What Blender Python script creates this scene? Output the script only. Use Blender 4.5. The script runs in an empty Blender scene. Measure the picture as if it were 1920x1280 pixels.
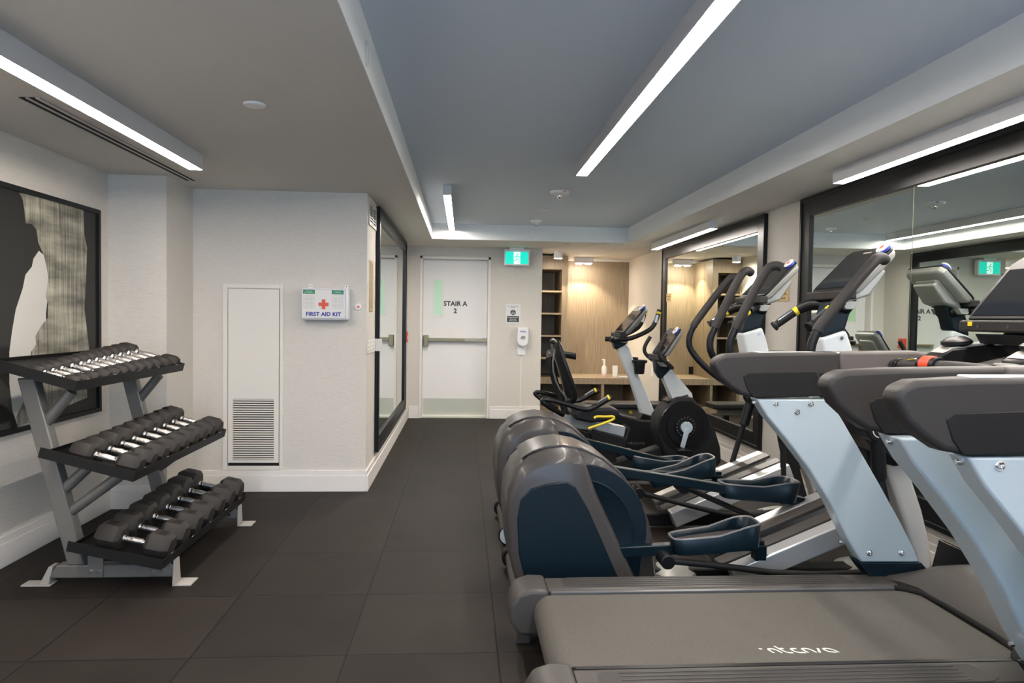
import bpy, bmesh, math, random
from mathutils import Matrix, Vector
random.seed(7)
scene = bpy.context.scene
COL = scene.collection
PI = math.pi

# ------------------------------------------------------------------ camera
R_, D_, F_ = [[0.997424, -0.070104, 0.015166], [0.012786, -0.034266, -0.999331], [0.070577, 0.996951, -0.033281]]
cd = bpy.data.cameras.new('camera')
cam = bpy.data.objects.new('camera', cd); COL.objects.link(cam)
cd.sensor_width = 36.0
cd.lens = 1295.45 / 1920.0 * 36.0
cd.clip_start = 0.02
cam.matrix_world = Matrix(((R_[0], -D_[0], -F_[0], 0), (R_[1], -D_[1], -F_[1], 0), (R_[2], -D_[2], -F_[2], 1.3582), (0, 0, 0, 1)))
scene.camera = cam

# ------------------------------------------------------------------ world, exposure
w = bpy.data.worlds.new('world'); scene.world = w; w.use_nodes = True
w.node_tree.nodes['Background'].inputs[0].default_value = (0.42, 0.62, 0.95, 1)
w.node_tree.nodes['Background'].inputs[1].default_value = 1.2
vs = scene.view_settings
vs.view_transform = 'Standard'; vs.look = 'None'; vs.gamma = 1.0; vs.exposure = 1.0; vs.use_curve_mapping = False

def area(name, loc, rot, sx, sy, power, col):
    l = bpy.data.lights.new(name, 'AREA'); l.shape = 'RECTANGLE'; l.size = sx; l.size_y = sy
    l.energy = power; l.color = col
    o = bpy.data.objects.new(name, l); COL.objects.link(o); o.location = loc; o.rotation_euler = rot
    return o
# added bluish fill light, shining in through an added, unseen rear window
area('added_blue_fill', (0.4, -2.62, 1.5), (PI/2, 0, 0), 3.6, 1.7, 52, (0.45, 0.70, 1.0))

# ------------------------------------------------------------------ materials
def mat(name, col, rough=0.5, metal=0.0, coat=0.0, spec=None, emit=None, es=0.0, bump=None, mottle=None, trans=0.0):
    if spec is None: spec = 0.28 if max(col) < 0.13 and rough > 0.2 else 0.5
    m = bpy.data.materials.new(name); m.use_nodes = True
    nt = m.node_tree; b = nt.nodes['Principled BSDF']
    b.inputs['Base Color'].default_value = (*col, 1)
    b.inputs['Roughness'].default_value = rough
    b.inputs['Metallic'].default_value = metal
    b.inputs['Coat Weight'].default_value = coat
    b.inputs['Coat Roughness'].default_value = 0.05
    b.inputs['Specular IOR Level'].default_value = spec
    b.inputs['Transmission Weight'].default_value = trans
    if emit:
        b.inputs['Emission Color'].default_value = (*emit, 1); b.inputs['Emission Strength'].default_value = es
    tc = nt.nodes.new('ShaderNodeTexCoord')
    if bump:
        scale, strength, stretch = bump
        mp = nt.nodes.new('ShaderNodeMapping'); mp.inputs['Scale'].default_value = stretch
        nz = nt.nodes.new('ShaderNodeTexNoise'); nz.inputs['Scale'].default_value = scale; nz.inputs['Detail'].default_value = 3
        bp = nt.nodes.new('ShaderNodeBump'); bp.inputs['Strength'].default_value = strength; bp.inputs['Distance'].default_value = 0.004
        nt.links.new(tc.outputs['Object'], mp.inputs[0]); nt.links.new(mp.outputs[0], nz.inputs['Vector'])
        nt.links.new(nz.outputs['Fac'], bp.inputs['Height']); nt.links.new(bp.outputs[0], b.inputs['Normal'])
    if mottle:
        scale, amt, stretch = mottle
        mp = nt.nodes.new('ShaderNodeMapping'); mp.inputs['Scale'].default_value = stretch
        nz = nt.nodes.new('ShaderNodeTexNoise'); nz.inputs['Scale'].default_value = scale; nz.inputs['Detail'].default_value = 5
        rp = nt.nodes.new('ShaderNodeValToRGB')
        rp.color_ramp.elements[0].position = 0.3; rp.color_ramp.elements[1].position = 0.7
        rp.color_ramp.elements[0].color = (*[c*(1-amt) for c in col], 1)
        rp.color_ramp.elements[1].color = (*[min(1, c*(1+amt)) for c in col], 1)
        nt.links.new(tc.outputs['Object'], mp.inputs[0]); nt.links.new(mp.outputs[0], nz.inputs['Vector'])
        nt.links.new(nz.outputs['Fac'], rp.inputs[0]); nt.links.new(rp.outputs[0], b.inputs['Base Color'])
    return m

M = {}
M['paper'] = mat('wallpaper', (0.66, 0.625, 0.57), 0.75, bump=(30, 0.55, (1.2, 1.2, 9)), mottle=(22, 0.045, (1.0, 1.0, 9)))
M['ceil'] = mat('ceiling_paint', (0.62, 0.69, 0.77), 0.9)
M['ceil_warm'] = mat('soffit_paint', (0.66, 0.63, 0.585), 0.9)
M['tray_side'] = mat('tray_side_paint', (0.70, 0.72, 0.72), 0.8)
M['trim'] = mat('trim_paint', (0.78, 0.75, 0.71), 0.45)
M['door'] = mat('door_paint', (0.82, 0.80, 0.78), 0.4)
M['white'] = mat('white_plastic', (0.80, 0.80, 0.80), 0.35)
M['panel'] = mat('panel_paint', (0.74, 0.71, 0.65), 0.5)
M['dark'] = mat('dark_gap', (0.01, 0.01, 0.01), 0.8)
M['frame'] = mat('mirror_frame', (0.006, 0.0065, 0.008), 0.4, spec=0.3)
M['mirror'] = mat('mirror_glass', (0.80, 0.86, 0.82), 0.0, metal=1.0)
M['led'] = mat('led_diffuser', (1, 1, 1), 0.5, emit=(1.0, 0.90, 0.82), es=38)
M['spot'] = mat('spot_lens', (1, 1, 1), 0.5, emit=(1.0, 0.88, 0.74), es=110)
M['ledfar'] = mat('led_diffuser_bright', (1, 1, 1), 0.5, emit=(1.0, 0.91, 0.83), es=58)
M['fixture'] = mat('light_fixture_shell', (0.55, 0.55, 0.56), 0.5)
M['steel'] = mat('brushed_steel', (0.66, 0.66, 0.56), 0.5, metal=0.8, bump=(60, 0.1, (1, 1, 30)))
M['brasslight'] = mat('pale_bronze', (0.36, 0.33, 0.24), 0.4, metal=0.7)
M['strip'] = mat('grey_edge_strip', (0.13, 0.13, 0.135), 0.4, metal=0.4)
M['neck'] = mat('pale_neck_paint', (0.58, 0.62, 0.64), 0.38, coat=0.2)
M['post'] = mat('pale_grey_post', (0.50, 0.49, 0.47), 0.45)
M['brass'] = mat('bronze_hardware', (0.26, 0.22, 0.13), 0.4, metal=0.9)
M['plaque'] = mat('brass_plaque', (0.62, 0.46, 0.22), 0.4, metal=0.4)
M['chrome'] = mat('chrome', (0.88, 0.88, 0.90), 0.12, metal=1.0)
M['knurl'] = mat('knurled_chrome', (0.55, 0.53, 0.51), 0.34, metal=1.0, bump=(160, 0.8, (1, 1, 1)))
M['rubber'] = mat('black_hex_rubber', (0.027, 0.0235, 0.021), 0.55, bump=(90, 0.12, (1, 1, 1)))
M['rack'] = mat('grey_rack_steel', (0.17, 0.165, 0.155), 0.42, metal=0.35)
M['rackb'] = mat('black_rack_tray', (0.008, 0.008, 0.008), 0.5, bump=(120, 0.3, (1, 1, 1)))
M['foot'] = mat('pale_rack_foot', (0.36, 0.34, 0.31), 0.5)
M['silver'] = mat('pale_silver_paint', (0.43, 0.52, 0.58), 0.36, metal=0.12, coat=0.2)
M['alu'] = mat('silver_rail', (0.62, 0.63, 0.64), 0.33, metal=0.6)
M['teal'] = mat('dark_teal_plastic', (0.0022, 0.0095, 0.0165), 0.42)
M['char'] = mat('charcoal_satin_shroud', (0.052, 0.048, 0.046), 0.33, coat=0.1, bump=(150, 0.08, (1, 1, 1)))
M['armc'] = mat('charcoal_soft_plastic', (0.036, 0.033, 0.032), 0.5, bump=(250, 0.08, (1, 1, 1)))
M['arml'] = mat('warm_grey_plastic', (0.12, 0.105, 0.10), 0.45)
M['blk'] = mat('black_plastic', (0.007, 0.007, 0.008), 0.35)
M['blkm'] = mat('black_matte_plastic', (0.009, 0.009, 0.010), 0.6)
M['grip'] = mat('foam_grip', (0.022, 0.020, 0.019), 0.55)
M['pedal'] = mat('pedal_plastic', (0.003, 0.0105, 0.0165), 0.3)
M['belt'] = mat('running_belt', (0.085, 0.079, 0.070), 0.62, bump=(260, 0.35, (1, 1, 1)), mottle=(420, 0.35, (1, 1, 1)))
M['rail'] = mat('foot_rail_plastic', (0.060, 0.055, 0.051), 0.42)
M['screen'] = mat('screen_glass', (0.008, 0.010, 0.013), 0.06, coat=0.5)
M['conback'] = mat('console_shell', (0.33, 0.33, 0.31), 0.42, metal=0.3)
M['yellow'] = mat('yellow_plastic', (0.75, 0.58, 0.02), 0.4)
M['red'] = mat('red_plastic', (0.70, 0.07, 0.03), 0.4)
M['blue'] = mat('blue_plastic', (0.03, 0.05, 0.35), 0.4)
M['navy'] = mat('navy_print', (0.015, 0.02, 0.28), 0.6)
M['ink'] = mat('dark_print', (0.05, 0.05, 0.06), 0.6)
M['greenp'] = mat('green_print', (0.01, 0.25, 0.12), 0.6)
M['logo'] = mat('pale_logo_print', (0.78, 0.74, 0.68), 0.5)
M['logodim'] = mat('dim_logo_print', (0.25, 0.25, 0.25), 0.5)
M['sign'] = mat('exit_sign_glow', (0.0, 0.2, 0.17), 0.4, emit=(0.0, 0.75, 0.56), es=0.5)
M['signw'] = mat('exit_sign_white', (0.9, 0.95, 0.9), 0.4, emit=(0.75, 1.0, 0.92), es=0.42)
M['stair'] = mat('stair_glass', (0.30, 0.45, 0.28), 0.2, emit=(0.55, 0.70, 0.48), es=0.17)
M['ledblue'] = mat('blue_indicator', (0, 0, 1), 0.4, emit=(0.05, 0.1, 1), es=6)
M['pink'] = mat('pink_liquid', (0.80, 0.50, 0.58), 0.3)
M['papers'] = mat('poster_paper', (0.72, 0.72, 0.70), 0.3)
M['artbg'] = mat('art_background', (0.014, 0.014, 0.012), 0.7, coat=0.45, spec=0.2)
M['artw'] = mat('art_white_shape', (0.50, 0.49, 0.46), 0.7, coat=0.45)
M['grate'] = mat('air_grille_metal', (0.50, 0.50, 0.46), 0.5)
M['bench'] = mat('bench_vinyl', (0.015, 0.015, 0.016), 0.4)

def wood_mat():
    m = bpy.data.materials.new('oak_veneer'); m.use_nodes = True
    nt = m.node_tree; b = nt.nodes['Principled BSDF']; b.inputs['Roughness'].default_value = 0.5
    tc = nt.nodes.new('ShaderNodeTexCoord'); mp = nt.nodes.new('ShaderNodeMapping'); mp.inputs['Scale'].default_value = (45, 45, 1.3)
    nz = nt.nodes.new('ShaderNodeTexNoise'); nz.inputs['Scale'].default_value = 2.2; nz.inputs['Detail'].default_value = 6
    rp = nt.nodes.new('ShaderNodeValToRGB')
    rp.color_ramp.elements[0].position = 0.32; rp.color_ramp.elements[0].color = (0.21, 0.155, 0.095, 1)
    rp.color_ramp.elements[1].position = 0.70; rp.color_ramp.elements[1].color = (0.33, 0.26, 0.175, 1)
    nt.links.new(tc.outputs['Object'], mp.inputs[0]); nt.links.new(mp.outputs[0], nz.inputs['Vector'])
    nt.links.new(nz.outputs['Fac'], rp.inputs[0]); nt.links.new(rp.outputs[0], b.inputs['Base Color'])
    return m
M['wood'] = wood_mat()

def floor_mat():
    m = bpy.data.materials.new('rubber_floor_tiles'); m.use_nodes = True
    nt = m.node_tree; b = nt.nodes['Principled BSDF']; L = nt.links.new
    b.inputs['Roughness'].default_value = 0.62; b.inputs['Specular IOR Level'].default_value = 0.22
    tc = nt.nodes.new('ShaderNodeTexCoord'); sp = nt.nodes.new('ShaderNodeSeparateXYZ'); L(tc.outputs['Object'], sp.inputs[0])
    def mth(op, a, bb=None):
        n = nt.nodes.new('ShaderNodeMath'); n.operation = op
        for i, v in enumerate((a, bb)):
            if v is None: continue
            if isinstance(v, (int, float)): n.inputs[i].default_value = v
            else: L(v, n.inputs[i])
        return n.outputs[0]
    ds, cells = [], []
    for ax, off in ((0, 1.062 + 0.61*10), (1, -2.763 + 0.61*20)):
        t = mth('DIVIDE', mth('ADD', sp.outputs[ax], off), 0.61)
        fr = mth('FRACT', t); cells.append(mth('FLOOR', t))
        ds.append(mth('MINIMUM', fr, mth('SUBTRACT', 1.0, fr)))
    d = mth('MULTIPLY', mth('MINIMUM', ds[0], ds[1]), 0.61)
    seam = nt.nodes.new('ShaderNodeMapRange'); L(d, seam.inputs[0]); seam.inputs[1].default_value = 0.0018; seam.inputs[2].default_value = 0.006
    cb = nt.nodes.new('ShaderNodeCombineXYZ'); L(cells[0], cb.inputs[0]); L(cells[1], cb.inputs[1])
    wn = nt.nodes.new('ShaderNodeTexWhiteNoise'); wn.noise_dimensions = '2D'; L(cb.outputs[0], wn.inputs[0])
    nz = nt.nodes.new('ShaderNodeTexNoise'); nz.inputs['Scale'].default_value = 3.0; nz.inputs['Detail'].default_value = 6; L(tc.outputs['Object'], nz.inputs['Vector'])
    nf = nt.nodes.new('ShaderNodeTexNoise'); nf.inputs['Scale'].default_value = 260; nf.inputs['Detail'].default_value = 2; L(tc.outputs['Object'], nf.inputs['Vector'])
    v = mth('ADD', mth('ADD', mth('MULTIPLY', nz.outputs[0], 0.5), mth('MULTIPLY', nf.outputs[0], 0.35)), mth('MULTIPLY', wn.outputs[0], 0.25))
    rp = nt.nodes.new('ShaderNodeValToRGB'); L(v, rp.inputs[0])
    rp.color_ramp.elements[0].position = 0.3; rp.color_ramp.elements[0].color = (0.008, 0.0062, 0.0048, 1)
    rp.color_ramp.elements[1].position = 0.85; rp.color_ramp.elements[1].color = (0.025, 0.0195, 0.0155, 1)
    mx = nt.nodes.new('ShaderNodeMix'); mx.data_type = 'RGBA'; L(seam.outputs[0], mx.inputs[0])
    mx.inputs[6].default_value = (0.004, 0.0035, 0.003, 1); L(rp.outputs[0], mx.inputs[7]); L(mx.outputs[2], b.inputs['Base Color'])
    bp = nt.nodes.new('ShaderNodeBump'); bp.inputs['Strength'].default_value = 0.35; bp.inputs['Distance'].default_value = 0.003
    L(mth('ADD', mth('MULTIPLY', nf.outputs[0], 0.3), seam.outputs[0]), bp.inputs['Height']); L(bp.outputs[0], b.inputs['Normal'])
    return m
M['floor'] = floor_mat()

def art_mat():
    m = bpy.data.materials.new('art_ribbon_brushwork'); m.use_nodes = True
    nt = m.node_tree; b = nt.nodes['Principled BSDF']; L = nt.links.new
    b.inputs['Roughness'].default_value = 0.6; b.inputs['Coat Weight'].default_value = 0.45; b.inputs['Coat Roughness'].default_value = 0.05
    tc = nt.nodes.new('ShaderNodeTexCoord')
    mp = nt.nodes.new('ShaderNodeMapping'); mp.inputs['Rotation'].default_value = (math.radians(-9), 0, 0); mp.inputs['Scale'].default_value = (1, 60, 1.2)
    L(tc.outputs['Object'], mp.inputs[0])
    n1 = nt.nodes.new('ShaderNodeTexNoise'); n1.inputs['Scale'].default_value = 1.6; n1.inputs['Detail'].default_value = 6; n1.inputs['Distortion'].default_value = 0.6; L(mp.outputs[0], n1.inputs['Vector'])
    mp2 = nt.nodes.new('ShaderNodeMapping'); mp2.inputs['Rotation'].default_value = (math.radians(-20), 0, 0); mp2.inputs['Scale'].default_value = (1, 2.0, 9)
    L(tc.outputs['Object'], mp2.inputs[0])
    n2 = nt.nodes.new('ShaderNodeTexNoise'); n2.inputs['Scale'].default_value = 1.3; n2.inputs['Detail'].default_value = 5; L(mp2.outputs[0], n2.inputs['Vector'])
    mm = nt.nodes.new('ShaderNodeMath'); mm.operation = 'MULTIPLY'; L(n1.outputs[0], mm.inputs[0]); L(n2.outputs[0], mm.inputs[1])
    rp = nt.nodes.new('ShaderNodeValToRGB'); L(mm.outputs[0], rp.inputs[0])
    rp.color_ramp.elements[0].position = 0.14; rp.color_ramp.elements[0].color = (0.07, 0.066, 0.052, 1)
    rp.color_ramp.elements[1].position = 0.40; rp.color_ramp.elements[1].color = (0.44, 0.42, 0.33, 1)
    L(rp.outputs[0], b.inputs['Base Color'])
    return m
M['artr'] = art_mat()

# ------------------------------------------------------------------ building helpers
def tag(o, label=None, cat=None, group=None, kind=None):
    if label: o['label'] = label
    if cat: o['category'] = cat
    if group: o['group'] = group
    if kind: o['kind'] = kind
    return o

def wloc(o):
    v = Vector((0, 0, 0))
    while o is not None:
        v += o.location; o = o.parent
    return v

def root(name, loc, label, cat, group=None):
    o = bpy.data.objects.new(name, None); o.empty_display_size = 0.1; COL.objects.link(o); o.location = loc
    return tag(o, label, cat, group)

class MB:
    def __init__(s): s.bm = bmesh.new(); s.M = Matrix.Identity(4)
    def v(s, p): return s.bm.verts.new(s.M @ Vector(p))
    def face(s, vs):
        try: return s.bm.faces.new(vs)
        except ValueError: return None
    def box(s, x0, x1, y0, y1, z0, z1):
        a = [s.v((x, y, z)) for z in (z0, z1) for y in (y0, y1) for x in (x0, x1)]
        for f in ((0, 2, 3, 1), (4, 5, 7, 6), (0, 1, 5, 4), (2, 6, 7, 3), (0, 4, 6, 2), (1, 3, 7, 5)):
            s.face([a[i] for i in f])
        return s
    def loft(s, rings, cap=True):
        R = [[s.v(p) for p in r] for r in rings]
        n = len(R[0])
        for a, b in zip(R, R[1:]):
            for i in range(n): s.face([a[i], a[(i+1) % n], b[(i+1) % n], b[i]])
        if cap: s.face(R[0][::-1]); s.face(R[-1])
        return s
    def xz(s, pts, y0, y1): return s.loft([[(x, y, z) for x, z in pts] for y in (y0, y1)])
    def yz(s, pts, x0, x1): return s.loft([[(x, y, z) for y, z in pts] for x in (x0, x1)])
    def xy(s, pts, z0, z1): return s.loft([[(x, y, z) for x, y in pts] for z in (z0, z1)])
    def tube(s, pts, r, n=12, flat=1.0, sm=0):
        P = [Vector(p) for p in pts]
        R = list(r) if isinstance(r, (list, tuple)) else [r]*len(P)
        for _ in range(sm):
            Q = [P[0]]; S = [R[0]]
            for i in range(len(P)-1):
                Q += [P[i]*0.75+P[i+1]*0.25, P[i]*0.25+P[i+1]*0.75]; S += [R[i]*0.75+R[i+1]*0.25, R[i]*0.25+R[i+1]*0.75]
            Q.append(P[-1]); S.append(R[-1]); P, R = Q, S
        rings = []; up = None
        for i, p in enumerate(P):
            t = (P[min(i+1, len(P)-1)]-P[max(i-1, 0)]).normalized()
            if up is None:
                up = Vector((0, 1, 0)) if abs(t.y) < 0.9 else Vector((0, 0, 1))
            up = (up - t*up.dot(t)).normalized(); sd = t.cross(up)
            rings.append([p+up*(R[i]*math.cos(2*PI*k/n))+sd*(R[i]*flat*math.sin(2*PI*k/n)) for k in range(n)])
        return s.loft(rings)
    def cyl(s, a, b, r, r2=None, n=24): return s.tube([a, b], [r, r if r2 is None else r2], n)
    def lathe(s, prof, o=(0, 0, 0), ax='z', n=28):
        rings = []
        for r, h in prof:
            rg = []
            for k in range(n):
                c, d = max(r, 1e-4)*math.cos(2*PI*k/n), max(r, 1e-4)*math.sin(2*PI*k/n)
                p = {'z': (c, d, h), 'y': (d, h, c), 'x': (h, c, d)}[ax]
                rg.append((o[0]+p[0], o[1]+p[1], o[2]+p[2]))
            rings.append(rg)
        return s.loft(rings)
    def build(s, name, m, parent=None, bev=0, seg=2, ang=32, loc=None, sub=0):
        bmesh.ops.recalc_face_normals(s.bm, faces=s.bm.faces)
        o_ = wloc(parent) if parent else Vector(loc or (0, 0, 0))
        if loc and parent: o_ = wloc(parent) + Vector(loc)
        for v in s.bm.verts: v.co -= o_
        me = bpy.data.meshes.new(name); s.bm.to_mesh(me); s.bm.free()
        me.materials.append(M[m] if isinstance(m, str) else m)
        me.shade_smooth(); me.set_sharp_from_angle(angle=math.radians(ang))
        o = bpy.data.objects.new(name, me); COL.objects.link(o)
        if parent: o.parent = parent
        if loc: o.location = loc
        if bev:
            b = o.modifiers.new('bevel', 'BEVEL'); b.width = bev; b.segments = seg; b.limit_method = 'ANGLE'; b.angle_limit = math.radians(35); b.harden_normals = False
            me.shade_smooth(); me.set_sharp_from_angle(angle=math.radians(80))
        return o

def box(name, m, dims, parent=None, bev=0, **k):
    return MB().box(*dims).build(name, m, parent, bev, **k)

def frame_m(o, x, y):
    x = Vector(x).normalized(); y = Vector(y).normalized(); z = x.cross(y)
    return Matrix(((x.x, y.x, z.x, o[0]), (x.y, y.y, z.y, o[1]), (x.z, y.z, z.z, o[2]), (0, 0, 0, 1)))
def facing_cam(o): return frame_m(o, (1, 0, 0), (0, 0, 1))       # faces -Y
def facing_left(o): return frame_m(o, (0, -1, 0), (0, 0, 1))     # faces -X (on the right wall)
def facing_right(o): return frame_m(o, (0, 1, 0), (0, 0, 1))     # faces +X (on the left wall)

def text(body, size, Mx, m, parent, name='lettering', bold=0.0, align='CENTER', ext=0.0006, sp=1.0, line=1.0, shear=0.0):
    c = bpy.data.curves.new(name, 'FONT'); c.body = body; c.size = size; c.align_x = align; c.align_y = 'CENTER'
    c.extrude = ext; c.offset = bold; c.resolution_u = 3; c.space_character = sp; c.space_line = line; c.shear = shear
    t = bpy.data.objects.new('tmp', c); COL.objects.link(t)
    dg = bpy.context.evaluated_depsgraph_get()
    me = bpy.data.meshes.new_from_object(t.evaluated_get(dg)); me.name = name
    bpy.data.objects.remove(t); bpy.data.curves.remove(c)
    me.transform(Mx)
    o_ = wloc(parent)
    me.transform(Matrix.Translation(-o_))
    me.materials.clear(); me.materials.append(M[m])
    o = bpy.data.objects.new(name, me); COL.objects.link(o); o.parent = parent
    return o

def ribbon(mb, pts, wd, sm=2, th=0.0008):
    P = [Vector((x, y, 0)) for x, y in pts]
    for _ in range(sm if len(P) > 2 else 0):
        Q = [P[0]]
        for i in range(len(P)-1): Q += [P[i]*0.75+P[i+1]*0.25, P[i]*0.25+P[i+1]*0.75]
        Q.append(P[-1]); P = Q
    L, Rr = [], []
    for i, p in enumerate(P):
        t = (P[min(i+1, len(P)-1)]-P[max(i-1, 0)]).normalized(); n = Vector((-t.y, t.x, 0))*wd/2
        L.append(p+n); Rr.append(p-n)
    vs = [[mb.v((q.x, q.y, z)) for q in L] + [mb.v((q.x, q.y, z)) for q in Rr] for z in (0, th)]
    k = len(P)
    for i in range(k-1):
        mb.face([vs[1][i], vs[1][i+1], vs[1][k+i+1], vs[1][k+i]])
        mb.face([vs[0][i], vs[0][k+i], vs[0][k+i+1], vs[0][i+1]])
        mb.face([vs[0][i], vs[0][i+1], vs[1][i+1], vs[1][i]])
        mb.face([vs[0][k+i], vs[1][k+i], vs[1][k+i+1], vs[0][k+i+1]])

def blurred_lines(Mx, lines, h, m, parent):
    rr = random.Random(3); mb = MB(); mb.M = Mx
    for k, wl_ in enumerate(lines):
        y = (len(lines)-1)/2*h*1.75 - k*h*1.75; x = -wl_/2
        while x < wl_/2-h*.3:
            g = h*rr.uniform(.35, .6); t = h*rr.uniform(.6, 1.0)
            ribbon(mb, [(x, y-h/2), (x+g*.15, y-h/2+t), (x+g*.9, y-h/2+t*.85), (x+g, y-h/2)], h*.16, sm=1); x += g+h*.22
    return mb.build('lettering', m, parent)

LOGO = [[(0.0, 1.0), (0.35, 1.0)],
        [(1.0, 0.0), (1.0, 0.75), (1.3, 1.0), (1.75, 1.0), (2.1, 0.75), (2.1, 0.0)],
        [(2.75, 1.65), (2.75, 0.3), (3.05, 0.0), (3.6, 0.0)], [(2.6, 1.05), (3.4, 1.05)],
        [(5.3, 0.0), (4.5, 0.0), (4.15, 0.3), (4.15, 0.75), (4.5, 1.0), (5.1, 1.0)],
        [(5.7, 0.0), (5.7, 0.75), (6.0, 1.0), (6.5, 1.0), (6.85, 0.75), (6.85, 0.0)],
        [(7.3, 0.0), (8.15, 1.0)],
        [(9.5, 0.0), (8.9, 0.1), (8.6, 0.4), (8.7, 0.85), (9.1, 1.0), (9.6, 0.9), (9.9, 0.55), (9.9, 0.0)]]
def logo(Mx, wdt, m, parent, shear=0.0, hs=1.0):
    mb = MB(); k = wdt/9.9
    S = Matrix(((k, shear*k, 0, -wdt/2), (0, k*hs, 0, 0), (0, 0, 1, 0), (0, 0, 0, 1)))
    mb.M = Mx @ S
    for st in LOGO: ribbon(mb, st, 0.24)
    return mb.build('logo_print', m, parent)

def copy_tree(o, parent=None):
    c = o.copy(); COL.objects.link(c); c.parent = parent
    for ch in list(o.children): copy_tree(ch, c)
    return c

# ------------------------------------------------------------------ room shell
XL, XR = -2.43, 2.58        # left and right walls
ZC, ZT = 2.30, 2.485        # low ceiling and raised tray
YF, YB = 9.32, 10.72        # far wall and back of the niche
YR = -2.4
def struct(o): o['kind'] = 'structure'; return o
struct(box('floor', 'floor', (XL-.1, XR+.1, YR-.1, YB+.1, -0.08, 0)))
TX0, TX1, TY0, TY1 = -0.39, 2.0, -1.6, 8.37
mb = MB()
mb.box(XL-.1, TX0, YR-.1, YB+.1, ZC, ZC+.3); mb.box(TX1, XR+.1, YR-.1, YB+.1, ZC, ZC+.3)
mb.box(TX0, TX1, TY1, YB+.1, ZC, ZC+.3); mb.box(TX0, TX1, YR-.1, TY0, ZC, ZC+.3)
struct(mb.build('ceiling', 'ceil_warm'))
struct(box('ceiling', 'ceil', (TX0+.002, TX1-.002, TY0+.002, TY1-.002, ZT, ZC+.3)))
mb = MB(); e = 0.004
mb.box(TX0-.001, TX0+e, TY0, TY1, ZC-.001, ZT); mb.box(TX1-e, TX1+.001, TY0, TY1, ZC-.001, ZT)
mb.box(TX0+e, TX1-e, TY1-e, TY1+.001, ZC-.001, ZT); mb.box(TX0+e, TX1-e, TY0-.001, TY0+e, ZC-.001, ZT)
struct(mb.build('trim_1', 'tray_side'))
struct(box('wall_left', 'paper', (XL-.1, XL, YR-.1, 5.4, 0, ZC)))
struct(box('wall_left_column', 'paper', (XL, -2.045, 4.93, 5.41, 0, ZC)))
struct(box('wall_left_block', 'paper', (XL-.1, -0.745, 5.40, YF+.1, 0, ZC)))
struct(box('wall_right', 'paper', (XR, XR+.1, YR-.1, YB+.1, 0, ZC)))
mb = MB()   # far wall around the door opening
DX0, DX1, DZ = -0.585, 0.36, 2.175
mb.box(-0.745, DX0, YF, YF+.16, 0, ZC); mb.box(DX1, 1.055, YF, YF+.16, 0, ZC); mb.box(DX0, DX1, YF, YF+.16, DZ, ZC)
mb.box(-0.745, 1.055, YF+.16, YF+.2, 0, ZC)
mb.box(1.0, 1.055, YF+.2, YB+.1, 0, ZC)
struct(mb.build('wall_far', 'paper'))
struct(box('wall_niche', 'paper', (1.055, XR, YB, YB+.1, 0, ZC)))
mb = MB()   # rear wall, behind the camera, with a wide window added to admit the blue fill
mb.box(XL, XR, YR-.1, YR, 0, 0.7); mb.box(XL, XR, YR-.1, YR, 2.2, ZC)
mb.box(XL, -1.4, YR-.1, YR, 0.7, 2.2); mb.box(2.2, XR, YR-.1, YR, 0.7, 2.2)
struct(mb.build('wall_rear', 'paper'))
mb = MB(); mb.box(-1.4, 2.2, YR-.08, YR+.02, 0.7, 0.75); mb.box(-1.4, 2.2, YR-.08, YR+.02, 2.15, 2.2)
for x in (-1.4, -0.22, 0.97, 2.15): mb.box(x, x+.05, YR-.08, YR+.02, 0.75, 2.15)
struct(mb.build('added_window_1', 'trim'))  # frame of the unseen window added for the fill light

def baseboard(name, x0, y0, x1, y1, nx, ny):
    mb = MB()
    def seg(t, z0, z1):
        a, b = sorted((x0, x1)); c, d = sorted((y0, y1))
        if nx > 0: b += t
        if nx < 0: a -= t
        if ny > 0: d += t
        if ny < 0: c -= t
        mb.box(a, b, c, d, z0, z1)
    seg(0.022, 0, 0.125); seg(0.014, 0.125, 0.165)
    return struct(mb.build(name, 'trim', bev=0.003))
baseboard('baseboard_left', XL, YR, XL, 4.93, 1, 0)
baseboard('baseboard_left_column', XL, 4.93, -2.045, 4.93, 0, -1)
baseboard('baseboard_left_column', -2.045, 4.91, -2.045, 5.4, 1, 0)
baseboard('baseboard_left_block', -2.02, 5.4, -0.745, 5.4, 0, -1)
baseboard('baseboard_left_aisle', -0.745, 5.38, -0.745, YF, 1, 0)
baseboard('baseboard_far_left', -0.72, YF, DX0-.002, YF, 0, -1)
baseboard('baseboard_far_right', DX1+.002, YF, 1.055, YF, 0, -1)
baseboard('baseboard_right', XR, YR, XR, 10.0, -1, 0)

# door with its frame
d = root('door_1', ((DX0+DX1)/2, YF+.1, 0), None, None); struct(d)
mb = MB(); mb.box(DX0, DX0+.035, YF-.012, YF+.16, 0, DZ); mb.box(DX1-.035, DX1, YF-.012, YF+.16, 0, DZ); mb.box(DX0, DX1, YF-.012, YF+.16, DZ-.035, DZ)
mb.build('door_frame', 'trim', d, bev=0.003)
mb = MB()
wx0, wx1, wz0, wz1 = -0.412, -0.28, 1.38, 1.87
x0, x1, y0, y1 = DX0+.037, DX1-.037, YF+.125, YF+.158
mb.box(x0, wx0, y0, y1, .012, DZ-.037); mb.box(wx1, x1, y0, y1, .012, DZ-.037)
mb.box(wx0, wx1, y0, y1, .012, wz0); mb.box(wx0, wx1, y0, y1, wz1, DZ-.037)
mb.build('door_leaf', 'door', d)
mb = MB()
for a in ((wx0-.012, wx0+.008, wz0-.012, wz1+.012), (wx1-.008, wx1+.012, wz0-.012, wz1+.012), (wx0, wx1, wz0-.012, wz0+.008), (wx0, wx1, wz1-.008, wz1+.012)):
    mb.box(a[0], a[1], y0-.006, y0, a[2], a[3])
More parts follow.
